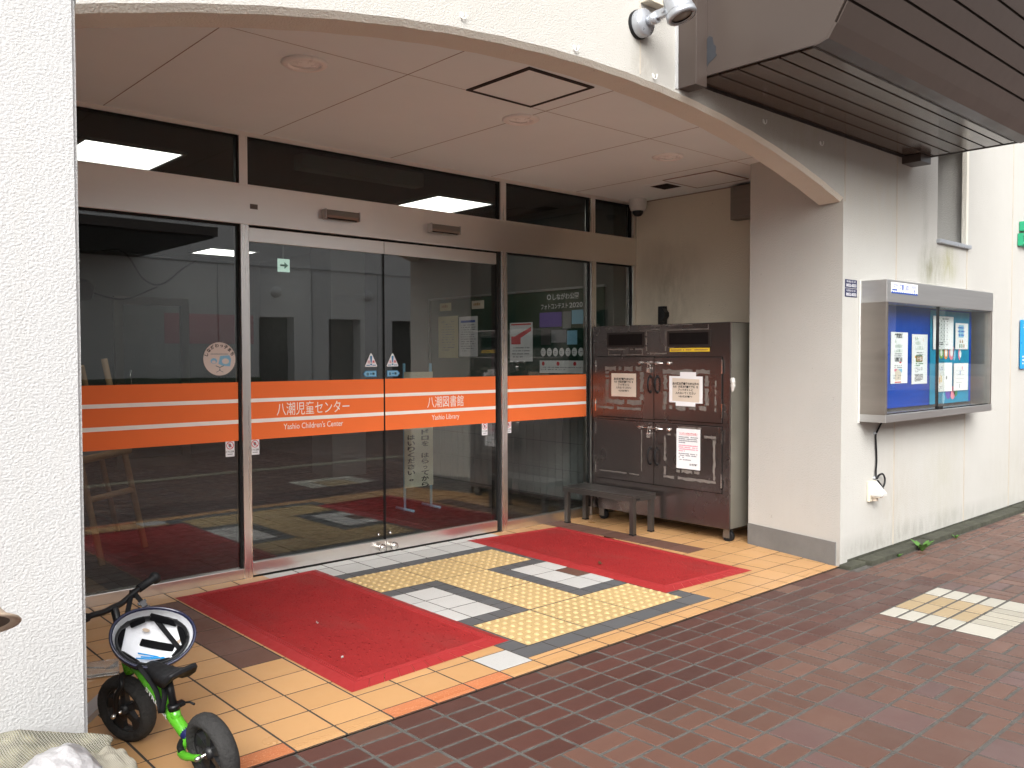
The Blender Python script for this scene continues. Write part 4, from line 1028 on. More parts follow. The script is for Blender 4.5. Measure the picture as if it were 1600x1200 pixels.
residue(4.72, 4.31, .965, 1.285, .05, "tape_residue", cab, seed=4); residue(4.13, 3.70, .945, 1.265, .05, "tape_residue", cab, seed=5)
residue(4.80, 4.31, .91, .955, .03, "tape_residue", cab, seed=6, sides='t'); residue(3.66, 3.63, .93, 1.2, .02, "tape_residue", cab, seed=7, sides='l')
residue(4.78, 4.33, .415, .79, .012, "tape_residue", cab, seed=8, sides='rb'); residue(4.12, 3.645, .42, .775, .028, "tape_residue", cab, seed=10)
residue(3.998, 3.772, .805, .83, .02, "tape_residue", cab, seed=11, sides='t'); residue(3.998, 3.772, .475, .505, .028, "tape_residue", cab, seed=12, sides='b')
for y, x in ((3.585, 5.40), (4.80, 5.40), (3.585, 5.92), (4.80, 5.92)):
    bm = NB(); tube(bm, [(x - .016, y, .042), (x + .016, y, .042)], .042, 18); c_ = obj("castor_wheel", bm, "rubber_black", cab)
    bm = NB(); bx(bm, x - .026, x - .019, y - .022, y + .03, .03, .1); bx(bm, x + .019, x + .026, y - .022, y + .03, .03, .1); bx(bm, x - .026, x + .026, y - .022, y + .03, .09, .1); lathe(bm, [(.014, -.028), (.014, .028)], 12, axis_to((1, 0, 0), (x, y, .042))); obj("castor_fork", bm, "steel_case_side", c_)
def cabnote(y1, z0, w_, h_, pm):
    p = Panel((FX - .0152, y1, z0), 'left'); p.sheet(w_, h_, pm, .0008, .002); return p
def bookpost(p, w_, h_):
    for i, (s, ww) in enumerate((("品川区立図書館の本以外の", .80), ("もの（他区立図書館資料）を", .76), ("ブックポストに", .46), ("入れないでください", .62), ("＊品川区立図書館＊", .42))):
        p.text(s, w_ / 2, h_ * (.72 - .125 * i), h_ * (.105 if i < 4 else .08), "ink_black", 3, width=w_ * ww, bold=.03, align='c')
p = cabnote(4.648, 1.036, .258, .186, "paper_cream"); bookpost(p, .258, .186); tag(p.done("paper_notice"), "aged cream notice with black print on the upper left cabinet door", "notice", "notices on the cabinet")
p = cabnote(4.065, 1.008, .305, .2, "paper_white"); p.rect(.10, .19, .245, .232, "paper_white", 1); p.rect(.06, -.025, .24, .012, "paper_white", 1)
p.poly([(.03, .012), (.28, .006), (.285, .178), (.02, .185)], "paper_cream", 2); bookpost(p, .3, .19); tag(p.done("paper_notice"), "cream notice framed by white paper strips on the upper right cabinet door", "notice", "notices on the cabinet")
p = cabnote(3.995, .511, .215, .302, "paper_white")
p.text("ブックポストの利用に関するお願い", .1075, .26, .016, "ink_red", 2, width=.165, align='c', bold=.02); p.rect(.025, .254, .19, .256, "ink_red", 2)
p.lines(.02, .198, .235, .014, 4, .0085, "ink_grey", 2, 41, .9, .35); p.lines(.02, .198, .172, .014, 4, .0085, "ink_pink", 2, 42, .9, .35); p.lines(.02, .198, .11, .014, 3, .0085, "ink_grey", 2, 43, .9, .3)
p.lines(.028, .14, .064, .014, 1, .0085, "ink_grey", 2, 44, .95, 1); p.text("品川区図書館", .12, .03, .015, "ink_black", 2, width=.07, bold=.03)
tag(p.done("paper_notice"), "white printed page with red heading on the lower right cabinet door", "notice", "notices on the cabinet")
t = thing("metal_bench", "low dark metal step bench in front of the cabinet", "bench", (5.15, 4.53, 0))
bX0, bX1, bY0, bY1, bZ = 5.015, 5.285, 4.165, 4.905, .305
bm = NB(); bx(bm, bX0, bX1, bY0, bY1, bZ - .01, bZ, .002); bx(bm, bX0, bX0 + .006, bY0, bY1, bZ - .045, bZ - .011); bx(bm, bX1 - .006, bX1, bY0, bY1, bZ - .045, bZ - .011)
bx(bm, bX0 + .006, bX1 - .006, bY0, bY0 + .006, bZ - .045, bZ - .011); bx(bm, bX0 + .006, bX1 - .006, bY1 - .006, bY1, bZ - .045, bZ - .011); obj("bench_top", bm, "steel_dark", t)
for x, y in ((bX0 + .008, bY0 + .008), (bX1 - .046, bY0 + .008), (bX0 + .008, bY1 - .046), (bX1 - .046, bY1 - .046)):
    bm = NB(); bx(bm, x, x + .038, y, y + .038, .012, bZ - .011, .003); l = obj("leg", bm, "steel_dark", t)
    bm = NB(); bx(bm, x - .002, x + .04, y - .002, y + .04, .004, .014, .002); obj("foot_cap", bm, "rubber_black", l)
bm = NB(); bx(bm, 5.05, 5.09, 4.162, 4.166, bZ - .034, bZ - .022); obj("bench_label", bm, "plastic_black", t)
bm = NB(); tube(bm, curve_pts([(5.335, 3.52, 1.20), (5.33, 3.51, 1.18), (5.338, 3.515, 1.14), (5.34, 3.522, 1.10)], 4), [.008, .016, .02, .016, .018, .02, .015, .02, .018, .014, .012, .01, .006], 8)
one("white_cloth", bm, "plastic_white", "crumpled white cloth stuck between the cabinet and the pier", "cloth", loc=(5.33, 3.515, 1.15))

# ================================================================== MATS
def floor_mat(corners, lab, z=.0045):
    """corners: front-left, front-right, back-right, back-left"""
    c = [Vector((*q, 0)) for q in corners]; o = c[0]
    t = thing("red_floor_mat", lab, "door mat", (o.x, o.y, z), group="red rubber entrance mats")
    def P(a, b, h): # a,b in 0..1
        p = (c[0] * (1 - a) + c[1] * a) * (1 - b) + (c[3] * (1 - a) + c[2] * a) * b; return (p.x, p.y, z + h)
    W, D = (c[1] - c[0]).length, (c[3] - c[0]).length
    rings = [(0, .0005), (.050, .0125), (.056, .0125), (.0575, .0095), (.0635, .0095), (.065, .0125), (.071, .0125), (.0725, .0095), (.0785, .0095), (.080, .0125), (.086, .0125), (.0875, .0098)]
    bm = NB(); loops = []
    for q, h in rings:
        a, b = q / W, q / D; loops.append([P(a, b, h), P(1 - a, b, h), P(1 - a, 1 - b, h), P(a, 1 - b, h)])
    for li, (A, B) in enumerate(zip(loops, loops[1:])):
        for s in range(4):
            A0, A1, B0, B1 = Vector(A[s]), Vector(A[(s + 1) % 4]), Vector(B[s]), Vector(B[(s + 1) % 4])
            n = max(1, round((A1 - A0).length / .085)) if li == 0 and s in (0, 2) else 1
            for i in range(n):
                g0, g1 = (i / n + (.0012 if i else 0), (i + 1) / n - (.0012 if i < n - 1 else 0)) if li == 0 else (0, 1)
                f = bm.faces.new([bm.verts.new(v) for v in (A0.lerp(A1, g0), A0.lerp(A1, g1), B0.lerp(B1, g1), B0.lerp(B1, g0))])
    obj("mat_border", bm, "mat_edge", t)
    bm = NB(); bm.faces.new([bm.verts.new(v) for v in loops[-1]]); bmesh.ops.subdivide_edges(bm, edges=bm.edges[:], cuts=30, use_grid_fill=True)
    rg = random.Random(2)
    for v in bm.verts: v.co.z += rg.uniform(-.0003, .0003)
    # raised nubs
    nx, ny = int(W / .034), int(D / .034)
    for i in range(3, nx - 2):
        for j in range(3, ny - 2):
            if rg.random() < .2: continue
            x, y, h = P((i + rg.uniform(.2, .8)) / nx, (j + rg.uniform(.2, .8)) / ny, .0098); n = 6
            A = [bm.verts.new((x + .0062 * math.cos(2 * math.pi * q / n), y + .0062 * math.sin(2 * math.pi * q / n), h - .0005)) for q in range(n)]; T_ = bm.verts.new((x, y, h + .0042))
            for q in range(n): bm.faces.new((A[q], A[(q + 1) % n], T_)).smooth = True
    obj("mat_field", bm, "mat_red", t)
floor_mat([(1.836, 2.985), (2.733, 3.03), (2.745, 4.885), (1.834, 4.845)], "red rubber entrance mat nearer the bike, left of the yellow tactile tiles")
floor_mat([(3.945, 3.035), (4.76, 2.985), (4.87, 4.80), (4.002, 4.90)], "red rubber entrance mat nearer the cabinet, right of the yellow tactile tiles")
def scrap(x, y, z, s, a, m_, lab, name="dry_leaf"):
    bm = NB(); n = 7; V = []
    for i in range(n):
        t_ = i / (n - 1); ww = s * .32 * math.sin(math.pi * (.06 + .9 * t_)); V.append([bm.verts.new((s * (t_ - .5), -ww, .003 + s * .25 * (t_ - .5) ** 2)), bm.verts.new((s * (t_ - .5), 0, .001)), bm.verts.new((s * (t_ - .5), ww, .005 + s * .2 * t_))])
    for A, B in zip(V, V[1:]):
        for j in (0, 1): bm.faces.new((A[j], A[j + 1], B[j + 1], B[j]))
    bmesh.ops.solidify(bm, geom=bm.faces[:], thickness=.0006)
    bmesh.ops.transform(bm, matrix=Matrix.Translation((x, y, z)) @ Matrix.Rotation(a, 4, 'Z'), verts=bm.verts)
    one(name, bm, m_, lab, "litter", "litter on the mats and floor", loc=(x, y, z))
scrap(4.15, 3.72, .017, .05, .6, "leaf_dry", "curled brown dry leaf in the middle of the mat by the cabinet")
scrap(4.80, 4.22, .012, .075, 2.2, "leaf_dry", "longer dark dry leaf on the mat edge by the bench")
scrap(2.17, 3.85, .017, .022, 1.2, "plastic_white", "tiny white paper scrap in the middle of the mat by the bike", "paper_scrap")
scrap(2.0, 3.33, .017, .018, .4, "plastic_white", "tiny white paper scrap near the front corner of the mat by the bike", "paper_scrap")

# ================================================================== BALANCE BIKE
LEAN, HEAD = .157, .127
bike = thing("balance_bike", "small green balance bike with black wheels leaning on the left pier", "balance bike", (1.1186, 2.6136, .004), (0, -LEAN, HEAD))
WR, LW = .122, .545
def wheel(name_parent, cy, axle_out):
    bm = NB(); rr = .0225; n = 56; m_ = 14; V = []
    for i in range(n):
        a = 2 * math.pi * i / n; ring = []
        for j in range(m_):
            b = 2 * math.pi * j / m_; k_ = 1. + (.05 if (i % 2 and abs(math.sin(b)) < .8 and math.cos(b) > .2) else 0)
            r_ = WR - rr + rr * math.cos(b) * k_; ring.append(bm.verts.new((rr * 1.38 * math.sin(b), cy + r_ * math.cos(a), WR + r_ * math.sin(a))))
        V.append(ring)
    for i in range(n):
        for j in range(m_):
            f = bm.faces.new((V[i][j], V[i][(j + 1) % m_], V[(i + 1) % n][(j + 1) % m_], V[(i + 1) % n][j])); f.smooth = True
    bmesh.ops.recalc_face_normals(bm, faces=bm.faces)
    return bm
def rim(cy):
    bm = NB(); T4 = Matrix.Translation((0, cy, WR)) @ Matrix.Rotation(math.pi / 2, 4, 'Y')
    lathe(bm, [(.079, -.016), (.086, -.017), (.086, .017), (.079, .016), (.079, -.016)], 48, T4)
    lathe(bm, [(0, -.026), (.016, -.026), (.022, -.012), (.022, .012), (.016, .026), (0, .026)], 20, T4)
    for i in range(5):
        a = 2 * math.pi * i / 5 + .3; d = Vector((0, math.cos(a), math.sin(a))); s = Vector((0, -math.sin(a), math.cos(a))); c0 = Vector((0, cy, WR))
        q = []
        for r_, w_, th in ((.018, .011, .012), (.05, .013, .008), (.081, .026, .012)):
            q.append([bm.verts.new(c0 + d * r_ + s * w_ * u_ + Vector((th * v_, 0, 0))) for u_, v_ in ((-1, -1), (1, -1), (1, 1), (-1, 1))])
        fs = []
        for A, B in zip(q, q[1:]):
            for j in range(4): fs.append(bm.faces.new((A[j], A[(j + 1) % 4], B[(j + 1) % 4], B[j])))
        bmesh.ops.recalc_face_normals(bm, faces=fs)
    return bm
# steering group turned left about the head axis
HB, HT = Vector((0, .495, .265)), Vector((-.012, .50, .495)); SAX = (HT - HB).normalized()
ST = Matrix.Translation(HB) @ Matrix.Rotation(.30, 4, SAX) @ Matrix.Translation(-HB)
def steer(bm): bmesh.ops.transform(bm, matrix=ST, verts=bm.verts); return bm
o = obj("rear_wheel", rim(0), "rim_black", bike, True); obj("tyre", wheel(0, 0, 0), "tyre", o, True)
bm = NB(); tube(bm, [(-.055, 0, WR), (.055, 0, WR)], .005, 8); 
for s in (-1, 1): lathe(bm, [(.009, 0), (.009, .008), (.006, .016), (0, .018)], 10, axis_to((s, 0, 0), (s * .044, 0, WR)))
obj("axle", bm, "chrome", o, True)
o = obj("front_wheel", steer(rim(LW)), "rim_black", bike, True); obj("tyre", steer(wheel(0, LW, 0)), "tyre", o, True)
bm = NB(); tube(bm, [(-.058, LW, WR), (.058, LW, WR)], .005, 8)
for s in (-1, 1): lathe(bm, [(.009, 0), (.009, .008), (.006, .016), (0, .018)], 10, axis_to((s, 0, 0), (s * .05, LW, WR)))
obj("axle", steer(bm), "chrome", o, True)
bm = NB()
for s in (-1, 1): tube(bm, curve_pts([(s * .047, LW, WR), (s * .049, LW - .02, WR + .07), (s * .046, LW - .05, .232), (s * .03, HB.y + .012, .258), (0, HB.y + .004, .266)], 5), .0095, 10)
tube(bm, [HB + Vector((0, .002, -.012)), HB + SAX * .14], .013, 14); obj("fork", steer(bm), "plastic_black", bike, True)
bm = NB()                                      # main tube, seat tube and rear stays
tube(bm, curve_pts([(0, .49, .315), (0, .41, .290), (0, .30, .225), (0, .21, .165), (0, .165, .135), (0, .135, .118)], 5), [.0215] * 16 + [.0205] * 5 + [.019] * 5, 18)
tube(bm, [(0, .495, .262), (-.005, .497, .345)], .02, 18); tube(bm, [(0, .205, .15), (0, .2105, .205)], .0165, 16)
for s in (-1, 1): tube(bm, curve_pts([(0, .15, .118), (s * .03, .135, .108), (s * .05, .10, .104), (s * .052, .05, .112), (s * .047, 0, WR)], 5), [.016] * 5 + [.0145] * 5 + [.013] * 5 + [.011] * 6, 12, flat=(1, 1))
obj("frame", bm, "bike_green", bike, True)
bm = NB()
for s in (-1, 1): tube(bm, curve_pts([(s * .02, .152, .1195), (s * .04, .13, .1175), (s * .051, .10, .116)], 5), .0105, 8)
obj("foot_pad", bm, "rubber_black", bike, True)
bm = NB(); q0, q1 = Vector((-.0222, .345, .2525)), Vector((-.0222, .225, .176)); dd = (q1 - q0).normalized(); uu = Vector((0, dd.z, -dd.y))
V, F = text_polys("STRIDER", .03); vx = max(v.x for v in V); vs = [bm.verts.new(q0 + dd * (.14 * v.x / vx) + uu * (v.y - .35) * .026) for v in V]
for f in F: bm.faces.new([vs[i] for i in f])
obj("frame_decal", bm, "paper_white", bike, True)
bm = NB(); lathe(bm, [(.0198, .0), (.0198, .034)], 16, axis_to((0, .05, .03), (0, .142, .122)), smooth=True); obj("warning_label", bm, "plate_navy", bike, True)
bm = NB(); tube(bm, [(0, .2105, .19), (0, .218, .315)], .0125, 14); obj("seat_post", bm, "chrome" if False else "plastic_black", bike, True)
bm = NB(); tube(bm, [(0, .2105, .203), (0, .211, .222)], .0195, 16); bx(bm, .012, .034, .196, .222, .205, .221, .004); tube(bm, [(.03, .205, .213), (.045, .19, .212), (.046, .165, .211)], .004, 8); obj("seat_clamp", bm, "plastic_black", bike, True)
bm = NB(); secs = []                           # saddle: kicked-up wide tail, dipped middle, narrow nose
for y, z, w_, th, dr in ((.098, .366, .042, .010, .004), (.106, .367, .050, .015, .010), (.128, .352, .052, .022, .02), (.16, .338, .048, .026, .026), (.20, .328, .040, .028, .03), (.25, .325, .034, .03, .03), (.30, .327, .027, .03, .028), (.335, .325, .023, .028, .022), (.352, .316, .016, .018, .01)):
    ring = []
    for u_ in range(14):
        a = 2 * math.pi * u_ / 14; cx_, sz_ = math.cos(a), math.sin(a)
        ring.append(bm.verts.new((w_ * math.copysign(abs(cx_) ** .75, cx_), y, z + (th * .55 * sz_ if sz_ > 0 else th * .5 * sz_ - dr * abs(cx_) ** 2))))
    secs.append(ring)
for A, B in zip(secs, secs[1:]):
    for j in range(14): bm.faces.new((A[j], A[(j + 1) % 14], B[(j + 1) % 14], B[j])).smooth = True
bm.faces.new(secs[0]); bm.faces.new(secs[-1][::-1]); bmesh.ops.recalc_face_normals(bm, faces=bm.faces); obj("saddle", bm, "rubber_black", bike, True)
bm = NB(); hb = HT + Vector((0, .004, .01))
tube(bm, [HB + SAX * .07, HT + SAX * .012], .0135, 14); obj("stem", steer(bm), "plastic_black", bike, True)
bm = NB(); tube(bm, curve_pts([hb + Vector((-.175, -.01, .016)), hb + Vector((-.10, -.006, .012)), hb + Vector((-.04, 0, .0)), hb, hb + Vector((.04, 0, .0)), hb + Vector((.11, -.006, .022)), hb + Vector((.185, -.01, .034))], 5), .0105, 12); hbar = obj("handlebar", steer(bm), "plastic_black", bike, True)
for s in (-1, 1):
    e0 = hb + Vector((s * .11, -.006, .022 if s > 0 else .012)); e1 = hb + Vector((s * .19, -.01, .035 if s > 0 else .017))
    bm = NB(); tube(bm, [e0, e0.lerp(e1, .8), e0.lerp(e1, .85), e1, e1 + (e1 - e0).normalized() * .006], [.0145, .0145, .0215, .0225, .018], 16); obj("grip", steer(bm), "rubber_black", hbar, True)

# ------------------------------------------------------------------ helmet hanging upside down from the handlebar
HC = Vector((1.047, 2.965, .415))
hn = Vector((-.16, -.74, .65)).normalized()                     # opening faces up and toward the street
hx = Vector((.93, -.33, -.10)); hx = (hx - hn * hx.dot(hn)).normalized(); hy = hn.cross(hx)
hm = Matrix((hx, hy, hn)).transposed().to_4x4()
helm = thing("child_helmet", "child bike helmet hanging upside down by its straps from the handlebar", "helmet", HC, hm.to_euler())
def bowl(a, b, c, t, n=40, m_=12, wav=.012):
    bm = NB(); rows = []
    for j in range(m_ + 1):
        ph = math.pi / 2 * j / m_; ring = []
        for i in range(n):
            th = 2 * math.pi * i / n; zz = wav * math.cos(2 * th) * math.cos(ph)
            ring.append(bm.verts.new((a * math.cos(th) * math.cos(ph) ** .8 if ph < 1.57 else 0, b * math.sin(th) * math.cos(ph) ** .8 if ph < 1.57 else 0, t - c * math.sin(ph) + zz)))
        rows.append(ring)
    for A, B in zip(rows, rows[1:]):
        for i in range(n): bm.faces.new((A[i], A[(i + 1) % n], B[(i + 1) % n], B[i])).smooth = True
    bmesh.ops.remove_doubles(bm, verts=bm.verts, dist=.0002)
    return bm, rows
bm, _ = bowl(.136, .110, .102, 0); obj("shell", bm, "helmet_shell", helm, True)
bm, _ = bowl(.127, .101, .088, .002); obj("foam_liner", bm, "helmet_foam", helm, True)
bm = NB(); n = 48; prev = None; R0 = []
for i in range(n):
    th = 2 * math.pi * i / n; wz = .012 * math.cos(2 * th)
    R0.append([bm.verts.new((a_ * math.cos(th), b_ * math.sin(th), z_ + wz)) for a_, b_, z_ in ((.137, .111, -.004), (.138, .112, .006), (.134, .108, .009), (.129, .103, .005), (.127, .101, -.004))])
for i in range(n):
    for j in range(4): bm.faces.new((R0[i][j], R0[(i + 1) % n][j], R0[(i + 1) % n][j + 1], R0[i][j + 1])).smooth = True
obj("rim_trim", bm, "helmet_shell", helm, True)
bm = NB()
tube(bm, [(.113 * math.cos(2 * math.pi * i / 40), .083 * math.sin(2 * math.pi * i / 40), -.03 + .01 * math.cos(4 * math.pi * i / 40)) for i in range(41)], .008, 8, flat=(.6, 2.0)); obj("fit_ring", bm, "plastic_black", helm, True)
def pad(cx, cy, cz, L, w_, ang, nrm, name="foam_pad"):
    bm = NB(); bx(bm, -L / 2, L / 2, -w_ / 2, w_ / 2, -.005, .006, .005)
    q = Vector(nrm).normalized().to_track_quat('Z', 'X').to_matrix().to_4x4()
    bmesh.ops.transform(bm, matrix=Matrix.Translation((cx, cy, cz)) @ q @ Matrix.Rotation(ang, 4, 'Z'), verts=bm.verts)
    obj(name, bm, "pad_black", helm, True)
pad(.0, .0, -.098, .022, .12, math.pi / 2, (0, 0, 1)) if False else None
def pad_at(th, ph, L, w_, twist=0.):
    a, b, c = .113, .088, .079
    p = Vector((a * math.cos(th) * math.cos(ph) ** .8, b * math.sin(th) * math.cos(ph) ** .8, .002 - c * math.sin(ph)))
    n_ = -Vector((p.x / a ** 2, p.y / b ** 2, (p.z) / c ** 2)).normalized()
    tan = Vector((-math.sin(th), math.cos(th), 0)); tan = (tan - n_ * tan.dot(n_)).normalized(); bi = n_.cross(tan)
    bm = NB(); bx(bm, -L / 2, L / 2, -w_ / 2, w_ / 2, -.004, .007, .005)
    bmesh.ops.transform(bm, matrix=Matrix.Translation(p) @ Matrix((tan, bi, n_)).transposed().to_4x4() @ Matrix.Rotation(twist, 4, 'Z'), verts=bm.verts)
    obj("foam_pad", bm, "pad_black", helm, True)
for th, ph, L, w_, tw in ((3.05, .5, .085, .026, 0), (.25, .5, .075, .026, 0), (1.25, .48, .095, .026, 0), (2.1, .5, .05, .024, 0), (4.0, .5, .07, .026, 0), (5.0, .5, .07, .026, 0), (5.75, .5, .05, .024, 0), (0, 1.45, .115, .026, 1.3)): pad_at(th, ph, L, w_, tw)
bm = NB()
for q in ([(-.03, -.045, -.064), (.02, -.05, -.062), (.07, -.06, -.054)], [(-.04, -.03, -.068), (.02, -.045, -.064), (.055, -.07, -.046)], [(-.045, -.052, -.058), (.0, -.055, -.06), (.045, -.05, -.06)]): tube(bm, q, .0025, 6)
obj("vent_strings", bm, "sign_blue", helm, True)
bm = NB()
for x_, y_, a_ in ((.055, -.062, .2), (-.02, .05, -.3), (.085, .0, .9)): 
    lathe(bm, [(.013, 0), (0, .0005)], 14, Matrix.Translation((x_, y_, -.062 if x_ != .085 else -.054)) @ Matrix.Rotation(a_, 4, 'Z') @ Matrix.Diagonal((1, .5, 1, 1)))
obj("vent_hole", bm, "hat_tan", helm, True)
inv = (Matrix.Translation(HC) @ hm).inverted()
bw = Matrix.Translation(bike.location) @ Euler(bike.rotation_euler).to_matrix().to_4x4() @ ST
grip_w = bw @ (hb + Vector((.085, 0, .014)))                     # where the strap loops over the bar
bm = NB(); up_ = inv @ (grip_w + Vector((0, 0, .012)))
def strap(pts): tube(bm, curve_pts([inv @ Vector(p) if isinstance(p, tuple) else p for p in pts], 5), .0085, 8, flat=(1, .18))
L1, L2 = Vector((-.09, .055, -.03)), Vector((.095, -.03, -.05))
strap([L1, L1.lerp(up_, .5) + Vector((0, 0, .004)), up_]); strap([L2, L2.lerp(up_, .4), L2.lerp(up_, .72), up_])
strap([up_, inv @ (grip_w + Vector((.004, .018, 0))), inv @ (grip_w + Vector((.004, .006, -.016))), inv @ (grip_w + Vector((0, -.014, -.004))), up_])
W0 = inv @ Vector((1.06, 2.80, .34)); 
strap([Vector((-.04, -.10, 0)), inv @ Vector((1.015, 2.86, .27)), inv @ Vector((1.02, 2.83, .20))]); strap([Vector((.03, -.108, 0)), inv @ Vector((1.035, 2.835, .26)), inv @ Vector((1.022, 2.825, .20))])
obj("chin_strap", bm, "strap_black", helm, True)
bm = NB(); bp = L2.lerp(up_, .72); dv_ = (up_ - L2).normalized(); q = dv_.to_track_quat('X', 'Z').to_matrix().to_4x4()
bx(bm, -.022, -.002, -.013, .013, -.004, .006, .003); bx(bm, .001, .022, -.010, .010, -.003, .005, .002); bx(bm, .015, .026, -.015, .015, -.003, .004, .002)
bmesh.ops.transform(bm, matrix=Matrix.Translation(bp) @ q, verts=bm.verts); obj("buckle", bm, "buckle_grey", helm, True)

# bottle and bar behind the bike
bt = thing("plastic_bottle", "clear plastic bottle lying on the tiles behind the balance bike", "bottle", (1.12, 3.9, .045), (0, 0, 0))
bd = Vector((-1, .35, 0)).normalized()
bm = NB(); lathe(bm, [(0, 0), (.03, 0), (.034, .006), (.034, .05), (.031, .055), (.034, .06), (.034, .12), (.028, .15), (.014, .175), (.013, .19)], 22, axis_to(bd, (1.21, 3.83, .04))); obj("bottle_body", bm, "clear_plastic", bt)
bm = NB(); e = Vector((1.21, 3.83, .04)) + bd * .186; lathe(bm, [(0, 0), (.0155, 0), (.0155, .02), (0, .021)], 16, axis_to(bd, e)); obj("bottle_cap", bm, "plastic_white", bt)
bm = NB(); pA, pB = Vector((.93, 3.40, 0)), Vector((1.21, 3.74, 0)); dd = (pB - pA).normalized(); ss = Vector((-dd.y, dd.x, 0)) * .03
vs = [pA - ss, pB - ss, pB + ss, pA + ss]; prism(bm, [(v.x, v.y) for v in vs], 'z', .0045, .03); one("metal_bar", bm, "grey_bar", "flat grey metal bar lying on the tiles behind the bike's front wheel", "bar", loc=tuple(pA))

# ================================================================== BAGS AT THE PIER FOOT
def bag(name, c, r, m_, lab, seed, lump=.12, tail=None, rough=6., box=.5):
    from mathutils import noise as mn
    bm = NB(); bmesh.ops.create_icosphere(bm, subdivisions=5, radius=1)
    for v in bm.verts:
        p = v.co.copy(); p *= 1 + box * (1 / (abs(p.x) ** 4 + abs(p.y) ** 4 + abs(p.z) ** 4) ** .25 - 1); nz = mn.fractal(p * 1.6 + Vector((seed, 0, 0)), 1., 2., 3) * lump + mn.noise(p * rough + Vector((0, seed, 0))) * lump * .35
        p *= 1 + nz
        if tail:
            tv = Vector(tail).normalized(); s_ = max(0, p.dot(tv) - .55); p += tv * s_ * .75; 
            if s_ > 0: p -= (p - tv * p.dot(tv)) * min(.75, s_ * 1.3)
        v.co = Vector((c[0] + p.x * r[0], c[1] + p.y * r[1], max(0.002 if True else 0, c[2] + p.z * r[2])))
    for f in bm.faces: f.smooth = True
    return one(name, bm, m_, lab, "bag", "bags of shell and stone at the pier foot", loc=(c[0], c[1], 0))
bag("mesh_bag", (.50, 2.50, .19), (.20, .12, .19), "net_bag", "net bag of mossy stones behind the pale bag at the pier foot", 3, .10, (.93, -.1, .38), 4)
bag("plastic_bag", (.585, 2.32, .185), (.115, .11, .20), "film_bag", "pale translucent plastic bag in front of the net bag", 8, .06, None, 3)
bag("knit_bag", (.70, 2.39, .10), (.11, .11, .215), "knit_bag", "cream knitted net bag nearest the balance bike", 12, .10, None, 5)
# hat on a post at the left edge
t = thing("sun_hat", "tan brimmed hat tilted on a grey post at the left edge", "hat", (.375, 2.2, .772), (R_(-27), R_(5), 0))
bm = NB(); lathe(bm, [(0, .062), (.03, .060), (.055, .047), (.07, .022), (.082, .008), (.104, -.002), (.107, -.006), (.104, -.010), (.084, -.004)], 40); obj("hat_crown", bm, "hat_tan", t, True)
bm = NB(); lathe(bm, [(.09, -.004), (.066, .012), (.05, .036), (.02, .05), (0, .052)], 32); obj("hat_lining", bm, "hat_inner", t, True)
t = thing("grey_post", "slim grey post holding the tan hat at the left edge", "post", (.36, 2.25, 0))
bm = NB(); tube(bm, [(.36, 2.25, 0), (.36, 2.25, .75)], .014, 16); obj("post_tube", bm, "paint_grey", t)
bm = NB(); lathe(bm, [(.09, 0), (.09, .012), (.03, .02), (.014, .03)], 24, Matrix.Translation((.36, 2.25, 0))); obj("post_foot", bm, "paint_grey", t)

# ================================================================== INSIDE THE LOBBY
for x, y, lab in ((2.03, 6.25, "glowing square ceiling light seen through the left transom"), (4.885, 6.30, "glowing square ceiling light seen through the middle transom"), (4.91, 11.08, "glowing square ceiling light deep in the lobby"), (2.03, 11.08, "glowing square ceiling light deep in the lobby behind the left pier")):
    t = thing("ceiling_light", lab, "ceiling light", (x, y, 2.76), group="square ceiling lights in the lobby")
    bm = NB(); bx(bm, x - .31, x + .31, y - .33, y + .33, 2.748, 2.7595); obj("light_panel", bm, "panel_glow", t)
    bm = NB()
    for a in ((x - .335, x + .335, y - .355, y - .331), (x - .335, x + .335, y + .331, y + .355), (x - .335, x - .311, y - .331, y + .331), (x + .311, x + .335, y - .331, y + .331)): bx(bm, *a, 2.742, 2.7595)
    obj("light_frame", bm, "inner_white", t)
nbx = 5.838
nb = thing("green_noticeboard", "long dark green notice board on the lobby wall behind the glass", "notice board", (nbx, 6.9, 1.1))
bm = NB(); bx(bm, nbx, 5.859, 5.2, 7.78, 1.06, 1.985); obj("board_face", bm, "board_green", nb)
bm = NB(); bx(bm, nbx - .012, 5.859, 5.18, 7.80, 1.985, 2.005); bx(bm, nbx - .012, 5.859, 5.18, 7.80, 1.04, 1.06); bx(bm, nbx - .012, 5.859, 7.78, 7.80, 1.06, 1.985); obj("board_frame", bm, "steel_case", nb)
p = Panel((nbx - .001, 7.63, 1.345), 'left'); p.sheet(.345, .455, "paper_yellow", .001); p.lines(.06, .29, .39, .028, 12, .01, "ink_grey", 2, 51, .6); tag(p.done("board_notice"), "pale yellow sheet on the green lobby notice board", "notice", "sheets on the lobby notice board")
p = Panel((nbx - .001, 7.265, 1.36), 'left'); p.sheet(.31, .425, "paper_white", .001); p.rect(.03, .36, .27, .385, "ink_blue"); p.lines(.03, .28, .33, .025, 12, .011, "ink_grey", 2, 52, .7); tag(p.done("board_notice"), "white sheet with a blue heading bar on the green lobby notice board", "notice", "sheets on the lobby notice board")
p = Panel((nbx - .001, 6.45, 1.31), 'left'); p.sheet(.33, .385, "paper_white", .001); p.poly([(.02, .17), (.31, .30), (.31, .34), (.02, .23)], "ink_red"); p.rect(.02, .36, .31, .375, "ink_red"); p.rect(.02, .17, .16, .25, "ink_red", 2); p.lines(.03, .3, .13, .03, 4, .012, "ink_grey", 2, 53, .7); tag(p.done("board_notice"), "white sheet with red diagonal bands beside the mullion on the lobby board", "notice", "sheets on the lobby notice board")
p = Panel((nbx - .001, 6.02, 1.2), 'left'); p.sheet(.60, .77, "board_green", .001)
